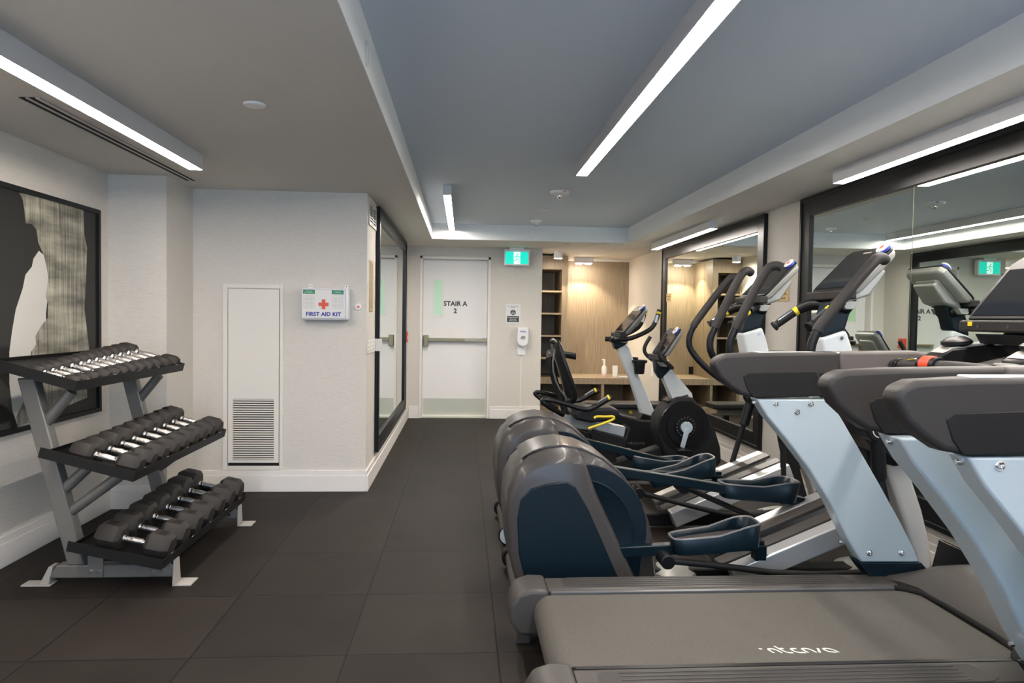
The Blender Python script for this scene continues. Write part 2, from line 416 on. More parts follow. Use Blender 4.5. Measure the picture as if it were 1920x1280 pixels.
mb.build('vision_frame', 'door', d)
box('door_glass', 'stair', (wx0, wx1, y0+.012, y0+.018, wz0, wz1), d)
box('kick_plate', 'steel', (x0+.01, x1-.01, y0-.003, y0, .03, .255), d)
box('threshold', 'steel', (DX0+.035, DX1-.035, YF+.02, YF+.16, 0, .012), d)
pb = box('push_bar', 'brass', (-0.47, 0.315, y0-.07, y0-.03, 1.035, 1.078), d, bev=.004)
box('bar_seam', 'brasslight', (0.02, 0.315, y0-.073, y0-.07, 1.04, 1.073), pb)
box('latch_case', 'brass', (-0.535, -0.47, y0-.075, y0, 0.965, 1.115), d, bev=.006)
box('end_mount', 'brass', (0.26, 0.315, y0-.07, y0, 1.03, 1.083), d)
box('strike_guard', 'white', (-0.575, -0.552, YF-.02, YF+.1, 0.93, 1.16), d)
text('STAIR A', 0.088, facing_cam((-0.112, y0-.001, 1.545)), 'ink', d, bold=0.0028, sp=1.03)
text('2', 0.088, facing_cam((-0.112, y0-.001, 1.447)), 'ink', d, bold=0.0028)

# ------------------------------------------------------------------ wall fittings, left side
# framed art
pc = root('framed_art_print', (XL+.01, 3.98, .7), 'large abstract black, white and olive print in a thin black frame', 'picture')
PX = XL+.035
py0, py1, pz0, pz1 = 3.05, 4.765, 0.70, 2.03
mb = MB()
for a in ((py0, py0+.028, pz0, pz1), (py1-.028, py1, pz0, pz1), (py0+.028, py1-.028, pz0, pz0+.028), (py0+.028, py1-.028, pz1-.028, pz1)):
    mb.box(XL+.001, PX, a[0], a[1], a[2], a[3])
mb.build('picture_frame', 'frame', pc)
box('print', 'artbg', (XL+.001, PX-.012, py0+.028, py1-.028, pz0+.028, pz1-.028), pc)
AX = PX-.0115
wt = [(4.112,1.701),(4.156,1.681),(4.196,1.601),(4.200,1.493),(4.173,1.339),(4.181,1.184),(4.104,1.096),(4.029,0.951),(4.004,0.834),(4.027,0.742),(3.955,0.687),(3.915,0.729),(3.871,0.822),(3.847,0.968),(3.849,1.139),(3.873,1.252),(3.905,1.366),(3.966,1.483),(3.990,1.558),(4.047,1.606),(4.062,1.652)]
rb = [(3.941,1.998),(4.243,2.018),(4.574,2.021),(4.584,1.848),(4.615,1.766),(4.600,1.578),(4.580,1.374),(4.610,1.238),(4.628,1.141),(4.652,0.960),(4.514,0.904),(4.606,0.861),(4.606,0.809),(4.394,0.785),(4.202,0.762),(4.027,0.742),(3.910,0.730),(3.902,0.789),(3.957,0.855),(4.005,0.953),(4.007,1.042),(4.031,1.130),(4.080,1.172),(4.071,1.218),(4.131,1.277),(4.193,1.323),(4.194,1.401),(4.174,1.446),(4.201,1.555),(4.161,1.675),(4.107,1.746),(4.089,1.819),(4.050,1.843),(3.994,1.841),(3.985,1.907),(3.972,1.963)]
MB().yz(wt, AX, AX+.0006).build('white_shape', 'artw', pc)
MB().yz(rb, AX+.0004, AX+.001).build('brushed_ribbon_shape', 'artr', pc)

# access panel with louvres
YW = 5.40
ap = root('access_panel', (-1.6, YW, .13), 'tall cream wall access panel with a louvred lower half', 'access panel')
mb = MB()
for a in ((-1.822, -1.786, .167, 1.59), (-1.397, -1.37, .167, 1.59), (-1.786, -1.397, 1.558, 1.59), (-1.786, -1.397, .167, .20)): mb.box(a[0], a[1], YW-.014, YW-.001, a[2], a[3])
mb.build('panel_frame', 'panel', ap, bev=.002)
mb = MB(); X0, X1 = -1.780, -1.402; lx0, lx1, lz0, lz1 = -1.745, -1.437, .245, .715
mb.box(X0, lx0, YW-.02, YW-.001, .225, 1.55); mb.box(lx1, X1, YW-.02, YW-.001, .225, 1.55)
mb.box(lx0, lx1, YW-.02, YW-.001, .225, lz0); mb.box(lx0, lx1, YW-.02, YW-.001, lz1, 1.55)
dr = mb.build('panel_door', 'panel', ap)
box('shadow_gap', 'dark', (lx0, lx1, YW-.004, YW-.001, lz0, lz1), ap)
mb = MB(); n = 27
for i in range(n):
    z = lz0 + (i+.5)*(lz1-lz0)/n
    mb.xz([(lx0, z-.004), (lx1, z-.004), (lx1, z+.005), (lx0, z+.005)], YW-.021, YW-.008)
mb.build('louvres', 'panel', dr)
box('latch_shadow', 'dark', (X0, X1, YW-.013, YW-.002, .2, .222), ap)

# first aid kit
fk = root('first_aid_kit', (-1.03, YW, 1.33), 'white FIRST AID KIT box with a red cross on the wall', 'first aid kit')
kx0, kx1, kz0, kz1 = -1.222, -0.868, 1.325, 1.565
box('case', 'white', (kx0, kx1, YW-.10, YW-.001, kz0, kz1), fk, bev=.014, seg=3)
box('front_label', 'papers', (kx0+.009, kx1-.02, YW-.102, YW-.0985, kz0+.015, kz1-.012), fk)
mb = MB()
for a in ((kx0+.009, kx1-.02, kz0+.013, kz0+.0145), (kx0+.009, kx1-.02, kz1-.0125, kz1-.011), (kx0+.008, kx0+.0095, kz0+.013, kz1-.011), (kx1-.0205, kx1-.019, kz0+.013, kz1-.011)): mb.box(a[0], a[1], YW-.1025, YW-.0985, a[2], a[3])
mb.build('label_border', 'navy', fk)
yk = YW-.1022
mb = MB(); cx, cz = -1.052, 1.443; a, b = .037, .0135
mb.xz([(cx-a, cz-b), (cx-b, cz-b), (cx-b, cz-a), (cx+b, cz-a), (cx+b, cz-b), (cx+a, cz-b), (cx+a, cz+b), (cx+b, cz+b), (cx+b, cz+a), (cx-b, cz+a), (cx-b, cz+b), (cx-a, cz+b)], yk-.001, yk)
mb.build('red_cross', 'red', fk)
text('FIRST AID KIT', 0.0405, facing_cam((-1.053, yk, 1.368)), 'navy', fk, bold=0.0016, sp=1.05)
for gx in (-1.205, -0.992):
    lb = box('green_heading', 'greenp', (gx+(0.0 if gx < -1.1 else 0), gx+.088, yk-.0006, yk, 1.52, 1.55), fk)
    text('FIRST AID\nKIT CONTENTS', 0.010, facing_cam((gx+.044, yk-.0007, 1.535)), 'papers', lb, line=0.9)
    mb = MB()
    for i in range(10): mb.box(gx+.004, gx+.084, yk-.0004, yk, 1.508-i*.0105, 1.5092-i*.0105)
    for xx in (.004, .03, .06, .083): mb.box(gx+xx, gx+xx+.0008, yk-.0004, yk, 1.415, 1.509)
    mb.build('contents_table', 'logodim', fk)
for hx in (-1.17, -0.90):
    hk = MB().xz([(hx-.02, kz1-.01), (hx+.02, kz1-.01), (hx+.012, kz1+.03), (hx-.012, kz1+.03)], YW-.006, YW-.001).build('hanging_tab', 'white', fk, bev=.001)
    MB().cyl((hx, YW-.009, kz1+.018), (hx, YW-.006, kz1+.018), .004, n=10).build('screw', 'ink', hk)

bt = root('alarm_button', (-0.808, YW, 1.43), 'small round white wall button with a red ring, beside the first aid box', 'button')
MB().lathe([(.0, -.012), (.022, -.012), (.026, -.006), (.026, -.001)], (-0.808, YW, 1.43), 'y').build('button_base', 'white', bt)
MB().lathe([(.0, -.016), (.008, -.016), (.011, -.012)], (-0.808, YW, 1.43), 'y').build('button_cap', 'red', bt)
MB().lathe([(.0, -.018), (.004, -.018), (.005, -.015)], (-0.808, YW, 1.43), 'y').build('button_centre', 'white', bt)

XA = -0.745
st = root('wall_notice_strip', (XA, 5.63, 1.4), 'narrow tall tan notice strip on the wall edge by the aisle mirror', 'sign')
box('backing', 'plaque', (XA+.001, XA+.006, 5.55, 5.735, 1.40, 1.80), st, bev=.002)
mb = MB()
for i in range(22): mb.box(XA+.006, XA+.0066, 5.57, 5.70 - (i % 3)*.02, 1.775-i*.0165, 1.779-i*.0165)
mb.build('print_lines', 'brass', st)

br = root('wall_bracket', (XA, 5.7, 1.07), 'cream perforated metal bracket sticking out beside the aisle mirror', 'bracket')
mb = MB(); mb.box(XA+.001, XA+.006, 5.42, 5.90, 1.066, 1.17); mb.box(XA+.006, XA+.06, 5.895, 5.90, 1.066, 1.17)
mb.build('bracket_plate', 'trim', br, bev=.001)
mb = MB()
for i in range(4):
    for j in range(3): mb.cyl((XA+.006, 5.46+i*.11, 1.085+j*.033), (XA+.0068, 5.46+i*.11, 1.085+j*.033), .007, n=10)
mb.build('bracket_holes', 'brass', br)

ag = root('air_grille', (XA, 5.66, 2.07), 'white wall air grille high up beside the aisle mirror', 'vent')
mb = MB(); gy0, gy1, gz0, gz1 = 5.455, 5.878, 2.072, 2.265
for a in ((gy0, gy0+.03, gz0, gz1), (gy1-.03, gy1, gz0, gz1), (gy0+.03, gy1-.03, gz0, gz0+.03), (gy0+.03, gy1-.03, gz1-.03, gz1), (5.65, 5.68, gz0, gz1)): mb.box(XA+.001, XA+.010, *a)
mb.build('grille_frame', 'grate', ag, bev=.001)
box('grille_back', 'dark', (XA+.001, XA+.003, gy0+.03, gy1-.03, gz0+.03, gz1-.03), ag)
mb = MB()
for i in range(6): mb.box(XA+.003, XA+.009, gy0+.03, gy1-.03, gz0+.045+i*.022, gz0+.053+i*.022)
mb.build('grille_blades', 'grate', ag)

def mirror(name, X, nx, y0, y1, z0, z1, fw, seams, label):
    r = root(name, (X, (y0+y1)/2, z0), label, 'mirror')
    def xx(a, b): return (X+nx*a, X+nx*b) if nx > 0 else (X+nx*b, X+nx*a)
    mb = MB()
    for (ya, yb, za, zb) in ((y0, y0+fw, z0, z1), (y1-fw, y1, z0, z1), (y0+fw, y1-fw, z0, z0+fw), (y0+fw, y1-fw, z1-fw, z1)):
        mb.box(*xx(.001, .028), ya, yb, za, zb)
    for (ya, yb, za, zb) in ((y0, y0+.03, z0, z1), (y1-.03, y1, z0, z1), (y0+.03, y1-.03, z0, z0+.03), (y0+.03, y1-.03, z1-.03, z1)):
        mb.box(*xx(.028, .036), ya, yb, za, zb)
    mb.build('mirror_frame', 'frame', r, bev=.0025)
    ys = [y0+fw] + seams + [y1-fw]
    for a, b in zip(ys, ys[1:]):
        box('mirror_pane', 'mirror', (*xx(.004, .010), a+.003, b-.003, z0+fw, z1-fw), r)
    box('mirror_backing', 'steel', (*xx(.001, .003), y0+.01, y1-.01, z0+.01, z1-.01), r)
    return r
mirror('wall_mirror', XA, 1, 5.915, 8.72, .20, 2.285, .125, [], 'tall black-framed mirror on the aisle wall left of the stair door')
mirror('wall_mirror', XR, -1, 0.65, 5.126, .255, 2.293, .14, [2.75, 3.82], 'wide black-framed mirror behind the treadmills')
mirror('wall_mirror', XR, -1, 5.75, 8.80, .255, 2.285, .14, [7.245], 'black-framed mirror behind the bikes, nearest the wood niche')

fa = root('fire_alarm_pull', (XA, 8.86, 1.04), 'red fire alarm pull station on the aisle wall near the stair door', 'fire alarm')
box('alarm_body', 'red', (XA+.001, XA+.04, 8.80, 8.92, 1.035, 1.17), fa, bev=.004)
box('alarm_plate', 'white', (XA+.04, XA+.043, 8.82, 8.90, 1.085, 1.115), fa)

# ------------------------------------------------------------------ far wall fittings
ex = root('exit_sign', (0.70, 9.2, 2.06), 'green running-man exit sign hanging by the stair door', 'exit sign')
ey = 9.17
box('sign_case', 'white', (0.528, 0.865, ey, ey+.07, 2.06, 2.275), ex, bev=.006)
box('sign_canopy', 'white', (0.60, 0.79, ey-.01, ey+.08, 2.275, 2.299), ex)
sf = box('sign_face', 'sign', (0.546, 0.847, ey-.002, ey+.001, 2.082, 2.242), ex)
box('white_field', 'signw', (0.655, 0.742, ey-.0032, ey-.0018, 2.082, 2.242), sf)
mb = MB(); mb.M = facing_cam((0.70, ey-.0034, 2.162))
for st_ in ([(.0, .03), (-.004, -.008)], [(-.004, -.008), (.022, -.028), (.012, -.062)], [(-.004, -.008), (-.014, -.036), (-.046, -.036)],
            [(.0, .028), (-.026, .018), (-.034, -.004)], [(.0, .028), (.024, .012), (.044, .018)]): ribbon(mb, st_, .010, sm=0)
mb.cyl((.008, .048, 0), (.008, .048, .001), .0095, n=14)
mb.build('running_figure', 'sign', sf)

po = root('hygiene_notice', (0.67, YF, 1.28), 'white paper notice with a dark round symbol in a clear holder', 'sign')
box('holder', 'papers', (0.566, 0.772, YF-.008, YF-.001, 1.285, 1.555), po, bev=.002)
blurred_lines(facing_cam((0.668, YF-.0082, 1.515)), [.15, .055], .010, 'ink', po)
MB().lathe([(.0, -.0092), (.036, -.0092), (.036, -.008)], (0.668, YF, 1.44), 'y').build('round_symbol', 'ink', po)
mb = MB(); mb.M = facing_cam((0.668, YF-.0093, 1.44))
ribbon(mb, [(-.02, -.01), (-.006, .004), (.016, .002), (.02, -.012)], .006); ribbon(mb, [(-.022, -.02), (0, -.012), (.02, -.02)], .005); ribbon(mb, [(-.008, .02), (.008, .02)], .006)
mb.build('hands_symbol', 'papers', po)
nb = box('dark_band', 'ink', (0.588, 0.748, YF-.009, YF-.008, 1.308, 1.39), po)
blurred_lines(facing_cam((0.668, YF-.0091, 1.35)), [.14, .09, .11], .013, 'papers', nb)

sd = root('sanitizer_dispenser', (0.80, YF, 0.9), 'white wall hand sanitizer dispenser with a drip plate', 'dispenser')
prof = [(0.722, 1.24), (0.872, 1.24), (0.872, 1.05), (0.86, 1.01), (0.82, .985), (0.775, .985), (0.735, 1.01), (0.722, 1.05)]
db = MB().xz(prof, YF-.10, YF-.001).build('dispenser_body', 'white', sd, bev=.014, seg=3)
text('PURELL', 0.026, facing_cam((0.80, YF-.1012, 1.185)), 'navy', db, bold=.0008, shear=.2)
mb = MB(); mb.M = facing_cam((0.80, YF-.1012, 1.105)); ribbon(mb, [(-.03, -.012), (-.01, .018), (.018, .018), (.03, -.004)], .009); ribbon(mb, [(-.024, -.018), (.026, -.018)], .010); ribbon(mb, [(-.012, 0), (.018, 0)], .008)
mb.build('hand_symbol', 'ink', db)
box('drip_plate', 'white', (0.733, 0.842, YF-.012, YF-.001, .868, .985), sd, bev=.002)
box('cable_stub', 'grate', (0.775, 0.795, YF-.012, YF-.001, .84, .868), sd)
box('cable_cover', 'trim', (0.776, 0.792, YF-.008, YF-.0005, .167, .84), sd)

pl = root('brass_wall_plaque', (XR, 5.43, 1.53), 'brass plaque with four lines of text on the wall strip between the two right mirrors', 'sign')
box('plate', 'plaque', (XR-.006, XR-.001, 5.33, 5.535, 1.53, 1.675), pl, bev=.0015)
blurred_lines(facing_left((XR-.0062, 5.43, 1.604)), [.075, .15, .14, .09], .018, 'brass', pl)
pl2 = root('reflected_plaque_stand_in', (XR-.01, 8.50, 1.60), 'small brass plaque on the mirror behind the bikes, standing in for a reflection', 'sign')  # set on the glass to imitate the reflection of a plaque
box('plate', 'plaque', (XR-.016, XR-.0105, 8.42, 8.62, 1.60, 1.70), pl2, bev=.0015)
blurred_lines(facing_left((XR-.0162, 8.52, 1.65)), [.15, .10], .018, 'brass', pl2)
MB().cyl((XR-.001, 9.2, 1.35), (XR-.012, 9.2, 1.35), .012, n=12)
tw = root('wall_thermostat', (XR, 9.25, .60), 'small white wall switch plate beside the wood niche', 'switch')
box('switch_plate', 'white', (XR-.008, XR-.001, 9.2, 9.28, .60, .72), tw, bev=.002); box('switch_rocker', 'white', (XR-.011, XR-.008, 9.225, 9.255, .63, .69), tw)

# ------------------------------------------------------------------ niche joinery
wp = root('oak_wall_panelling', (2.1, YB, 0), 'plain oak panel lining the back of the lit niche', 'wall panel')
box('back_panel', 'wood', (1.055, XR, YB-.02, YB-.001, .0, 2.265), wp)
box('power_outlet', 'blk', (1.48, 1.57, YB-.028, YB-.02, .52, .64), wp)
box('reveal_strip', 'trim', (1.055, XR, YB-.02, YB-.001, 2.267, 2.299), wp)
SY = 9.93
bc = root('oak_bookcase', (1.28, SY, .5), 'tall open oak bookcase with five bare shelves', 'bookcase')
bx0, bx1 = 1.06, 1.50
box('side_panel', 'wood', (bx0, bx0+.02, SY, YB-.021, .512, 2.27), bc); box('side_panel', 'wood', (1.415, bx1, SY, YB-.021, .512, 2.27), bc)
box('fascia_panel', 'wood', (bx0+.02, 1.415, SY, SY+.02, 2.075, 2.27), bc)
box('case_top', 'wood', (bx0+.02, 1.415, SY+.02, YB-.021, 2.075, 2.10), bc)
for z in (.79, 1.112, 1.436, 1.758):
    box('shelf', 'wood', (bx0+.02, 1.415, SY+.006, YB-.021, z-.012, z+.012), bc)
cn = root('oak_counter', (1.8, SY, 0), 'low oak counter with open cubbies running across the niche', 'counter')
box('counter_top', 'wood', (bx0, XR-.023, SY-.012, YB-.021, .42, .511), cn, bev=.002)
for x in (bx0, 1.46, 2.02, XR-.063): box('divider', 'wood', (x, x+.04, SY, YB-.021, 0, .42), cn)
box('plinth', 'wood', (bx0+.04, XR-.063, SY+.01, SY+.03, 0, .07), cn)
box('cubby_base', 'wood', (bx0+.04, XR-.063, SY+.03, YB-.021, .07, .09), cn)

zc = .512
sb = root('spray_bottle', (2.10, 10.15, zc), 'clear spray bottle with pink liquid on the oak counter', 'bottle')
MB().lathe([(.0, 0), (.033, 0), (.036, .01), (.036, .045)], (2.10, 10.15, zc)).build('liquid', 'pink', sb)
MB().lathe([(.0365, .045), (.0365, .13), (.028, .155), (.015, .175), (.013, .20), (.0, .20)], (2.10, 10.15, zc)).build('bottle_body', 'white', sb)
mb = MB(); mb.M = Matrix.Translation((2.10, 10.15, zc))
mb.xz([(-.014, .20), (.014, .20), (.014, .23), (.012, .262), (-.034, .262), (-.034, .245), (-.010, .238), (-.02, .215)], -.012, .012)
mb.build('spray_head', 'white', sb, bev=.003)
cp = root('white_tumbler', (2.265, 10.15, zc), 'plain white tall tumbler on the oak counter', 'cup')
MB().lathe([(.0, 0), (.034, 0), (.040, .165), (.037, .165), (.031, .01), (.0, .01)], (2.265, 10.15, zc)).build('tumbler_body', 'white', cp)
pp = root('loose_papers', (2.40, 10.10, zc), 'thin stack of white papers lying on the oak counter', 'paper')
mb = MB()
for i, a in enumerate((0, .12, -.08)):
    mb.M = Matrix.Translation((2.40, 10.10, zc+.001+i*.004)) @ Matrix.Rotation(a, 4, 'Z'); mb.box(-.105, .105, -.07, .07, 0, .003)
mb.build('paper_sheets', 'papers', pp)

# flat bench in front of the niche
bn = root('flat_exercise_bench', (2.0, 7.9, 0), 'black padded flat workout bench in front of the wood niche', 'bench')
box('bench_pad', 'bench', (1.20, 2.30, 7.62, 7.90, .36, .425), bn, bev=.018, seg=3)
box('bench_spine', 'rack', (1.35, 2.2, 7.73, 7.79, .28, .36), bn, bev=.004)
for x in (1.45, 2.1):
    mb = MB(); mb.box(x-.03, x+.03, 7.73, 7.79, .05, .28); mb.box(x-.03, x+.03, 7.55, 7.97, 0, .05); mb.build('bench_leg', 'rackb', bn, bev=.004)
MB().cyl((1.9, 7.73, .32), (1.9, 7.66, .32), .018, n=14).build('adjust_knob', 'yellow', bn)

# ------------------------------------------------------------------ ceiling fittings
def linear(name, x0, x1, y0, y1, zt, h, label):
    r = root(name, ((x0+x1)/2, (y0+y1)/2, zt), label, 'ceiling light', None)
    mb = MB()
    mb.box(x0, x0+.004, y0, y1, zt-h, zt-.001); mb.box(x1-.004, x1, y0, y1, zt-h, zt-.001)
    mb.box(x0+.004, x1-.004, y0, y0+.004, zt-h, zt-.001); mb.box(x0+.004, x1-.004, y1-.004, y1, zt-h, zt-.001)
    mb.box(x0+.004, x1-.004, y0+.004, y1-.004, zt-.02, zt-.001)
    mb.build('light_housing', 'fixture', r)
    box('light_diffuser', 'ledfar' if y0 > 5 else 'led', (x0+.0042, x1-.0042, y0+.0042, y1-.0042, zt-h-.001, zt-h+.01), r)
    return r
linear('linear_light', -1.632, -1.552, -1.2, 4.25, ZC, .09, 'long white linear ceiling light over the dumbbell rack')
linear('linear_light', .800, .884, -1.0, 5.0, ZT, .085, 'long white linear light in the raised ceiling tray')
linear('linear_light', -.186, -.118, 5.95, 8.33, ZT, .085, 'short white linear light at the far left of the ceiling tray')
linear('linear_light', 2.262, 2.335, -.6, 4.146, ZC, .08, 'linear ceiling light above the treadmill mirror')
linear('linear_light', 2.272, 2.345, 6.30, 8.31, ZC, .08, 'linear ceiling light above the mirror behind the bikes')

sl = root('slot_diffuser', (-1.93, 4.1, ZC), 'narrow black two-slot air diffuser beside the left ceiling light', 'vent')
sx0, sx1 = -1.985, -1.875
mb = MB(); mb.box(sx0, sx0+.02, 3.22, 5.08, ZC-.006, ZC-.0005); mb.box(sx1-.02, sx1, 3.22, 5.08, ZC-.006, ZC-.0005); mb.box(-1.937, -1.923, 3.22, 5.08, ZC-.006, ZC-.0005)
mb.build('diffuser_frame', 'ceil_warm', sl)
box('slot_void', 'dark', (sx0+.02, sx1-.02, 3.22, 5.08, ZC-.002, ZC-.0005), sl)

def disc(name, x, y, z, r, h, m, label, cat):
    o = MB().lathe([(0, -h), (r*.92, -h), (r, -h*.6), (r, -.0008)], (x, y, z)).build(name, m, loc=(x, y, z)); return tag(o, label, cat)
disc('ceiling_cover_plate', -0.945, 3.2, ZC, .048, .010, 'white', 'plain round white cover plate on the left ceiling', 'cover plate')
disc('ceiling_cover_plate', .826, 7.13, ZT, .065, .006, 'tray_side', 'flat round painted cover plate between the two smoke detectors', 'cover plate')
disc('ceiling_cover_plate', 1.291, 8.60, ZC, .03, .008, 'grate', 'tiny round cover plate on the low ceiling by the downlights', 'cover plate')
tag(box('ceiling_access_hatch', 'ceil_warm', (1.56, 1.98, 8.50, 8.82, ZC-.006, ZC-.0005)), 'square painted access hatch in the low ceiling near the niche', 'hatch')
def smoke(x, y, s, label, text_on=False):
    r = root('smoke_detector', (x, y, ZT), label, 'smoke detector')
    MB().lathe([(.0, -.035), (.035*s, -.035), (.078*s, -.022), (.086*s, -.008), (.086*s, -.001)], (x, y, ZT)).build('detector_base', 'white', r)
    MB().lathe([(.0, -.066), (.016*s, -.063), (.024*s, -.048), (.024*s, -.035)], (x, y, ZT)).build('detector_lens', 'chrome', r)
    if text_on: text('FIRE', .018, facing_cam((x+.03, y-.0825*s, ZT-.014)), 'red', r, bold=.0004)
smoke(.834, 6.10, 1.0, 'large white smoke detector with a clear strobe lens', True)
smoke(.817, 7.93, .72, 'small white smoke detector beyond the larger one')
def ring(name, Mx, r, label):
    mb = MB(); mb.M = Mx
    rr = [(r*math.cos(2*PI*k/32), r*math.sin(2*PI*k/32), z) for z in (0, .002) for k in range(32)]
    o = mb.loft([rr[:32], rr[32:]]).build(name, 'tray_side'); p = Mx.translation
    for v in o.data.vertices: v.co -= p
    o.location = p
    tag(o, label, 'cover plate'); 
    mb = MB(); mb.M = Mx; R1 = []
    for (a, z) in ((r, .002), (r, .003), (r+.004, .003), (r+.004, .0)): R1.append([(a*math.cos(2*PI*k/32), a*math.sin(2*PI*k/32), z) for k in range(32)])
    mb.loft(R1, cap=False).build('rim', 'fixture', o)
ring('round_cover_plate', facing_right((TX0+e, 2.732, 2.37)), .042, 'round cover plate set in the left side of the ceiling tray')
ring('round_cover_plate', facing_cam((.812, TY1-e-.0005, 2.387)), .044, 'round cover plate set in the far side of the ceiling tray')

def downlight(name, xs, y, wd, label):
    r = root(name, (sum(xs)/len(xs), y, ZC), label, 'ceiling light')
    if len(xs) == 1:
        MB().lathe([(.0, -.095), (.052, -.095), (.057, -.10), (.060, -.10), (.060, -.001), (.0, -.001)], (xs[0], y, ZC)).build('downlight_housing', 'white', r)
    else:
        mb = MB(); mb.box(xs[0]-.075, xs[-1]+.075, y-.06, y+.06, ZC-.09, ZC-.001); mb.build('downlight_housing', 'white', r, bev=.012, seg=3)
    for x in xs:
        MB().lathe([(.0, -.103), (.045, -.1025), (.045, -.09)], (x, y, ZC)).build('downlight_lens', 'spot', r)
        l = bpy.data.lights.new('downlight_beam', 'SPOT'); l.energy = 30; l.color = (1.0, .86, .66); l.spot_size = math.radians(104); l.spot_blend = .2; l.shadow_soft_size = .02
        o = bpy.data.objects.new('downlight_beam', l); COL.objects.link(o); o.location = (x, y, ZC-.106); 
        o.rotation_euler = (0, 0, 0)
downlight('round_downlight', [1.30], 9.55, .06, 'single round white surface downlight before the bookcase')
downlight('twin_downlight', [1.735, 1.875], 10.40, .07, 'twin white surface downlight over the oak counter')

# ------------------------------------------------------------------ dumbbell rack
rk = root('dumbbell_rack', (-1.75, 4.05, 0), 'three-tier grey steel dumbbell rack with black trays against the left wall', 'rack')
RY0, RY1 = 3.40, 4.66
# (front-lip bottom x, z), (back x, z) of each tray
TR = {'top': ((-1.832, .983), (-2.270, 1.105)), 'mid': ((-1.565, .550), (-2.000, .668)), 'bot': ((-1.435, .122), (-1.875, .218))}
for k, ((fx, fz), (bx_, bz)) in TR.items():
    vx, vz = bx_-fx, bz-fz; Ln = math.hypot(vx, vz); ux, uz = vx/Ln, vz/Ln; nx, nz = -uz, ux
    if nz < 0: nx, nz = -nx, -nz
    def P_(a, h): return (fx+ux*a+nx*h, fz+uz*a+nz*h)
    t = .004; H = .050
    pan = MB().xz([P_(0, 0), P_(Ln, 0), P_(Ln, .022), P_(Ln-t, .022), P_(Ln-t, t), P_(t, t), P_(t, H), P_(0, H)], RY0, RY1).build('tray', 'rackb', rk)
    for y in (RY0-.004, RY1): MB().xz([P_(0, 0), P_(Ln, 0), P_(Ln, H), P_(0, H)], y, y+.004).build('tray_end_plate', 'rackb', pan)
    for i in range(5):
        mb = MB(); mb.M = frame_m((fx+nx*(H+.0005)+ux*.002, RY0+.10+i*.26, fz+nz*(H+.0005)), (0, 1, 0), (-1, 0, 0)); mb.box(-.012, .012, -.0012, .0012, 0, .0012); mb.build('weight_mark', 'logo', pan)
    MB().cyl((fx-.012+nx*.025, RY0-.006, fz+nz*.025), (fx-.012+nx*.025, RY0-.004, fz+nz*.025), .006, n=12).build('bolt', 'blk', pan)
for Yp, lab in ((3.555, 'n'), (4.545, 'f')):
    w2 = .032
    mb = MB()
    mb.xz([(-2.03, .04), (-1.43, .04), (-1.43, .105), (-1.99, .105)], Yp-w2, Yp+w2); mb.build('base_beam', 'rack', rk, bev=.006)
    mb = MB(); mb.loft([[(x, y, z) for x, y in ((xc-.04, Yp-w2), (xc+.04, Yp-w2), (xc+.04, Yp+w2), (xc-.04, Yp+w2))] for xc, z in ((-1.90, .105), (-2.13, 1.03))]); mb.build('upright', 'rack', rk, bev=.006)
    for (a, b) in (((-2.06, .80), (-1.93, .965)), ((-1.975, .47), (-1.84, .60)), ((-1.945, .36), (-1.66, .575))):
        MB().tube([(a[0], Yp, a[1]), (b[0], Yp, b[1])], .027, 16).build('brace_tube', 'rack', rk)
    MB().box(-1.84, -1.765, Yp-w2-.006, Yp-w2, .045, .17).build('mounting_plate', 'rack', rk, bev=.002)
    MB().box(-1.54, -1.44, Yp-w2-.006, Yp-w2, .05, .14).build('mounting_plate', 'rack', rk, bev=.002)
    for x in (-1.825, -1.785, -1.52, -1.48): MB().cyl((x, Yp-w2-.014, .075), (x, Yp-w2-.006, .075), .009, n=6).build('bolt_head', 'chrome', rk)
    for (xa, xb, xt) in ((-1.43, -1.34, -1.425), (-2.16, -2.02, -2.04)):
        mb = MB(); mb.box(min(xa, xb), max(xa, xb), Yp-(.05 if xa > -2 else .034), Yp+(.05 if xa > -2 else .034), 0, .008)
        if xa > -2: mb.loft([[(-1.432, Yp-.045, .008), (-1.424, Yp-.045, .008), (-1.424, Yp+.045, .008), (-1.432, Yp+.045, .008)], [(-1.432, Yp-.03, .125), (-1.424, Yp-.03, .125), (-1.424, Yp+.03, .125), (-1.432, Yp+.03, .125)]])
        else: mb.xz([(-2.075, .008), (-2.03, .008), (-2.01, .098), (-2.03, .098)], Yp-.028, Yp+.028)
        mb.build('foot_plate', 'foot', rk, bev=.002)

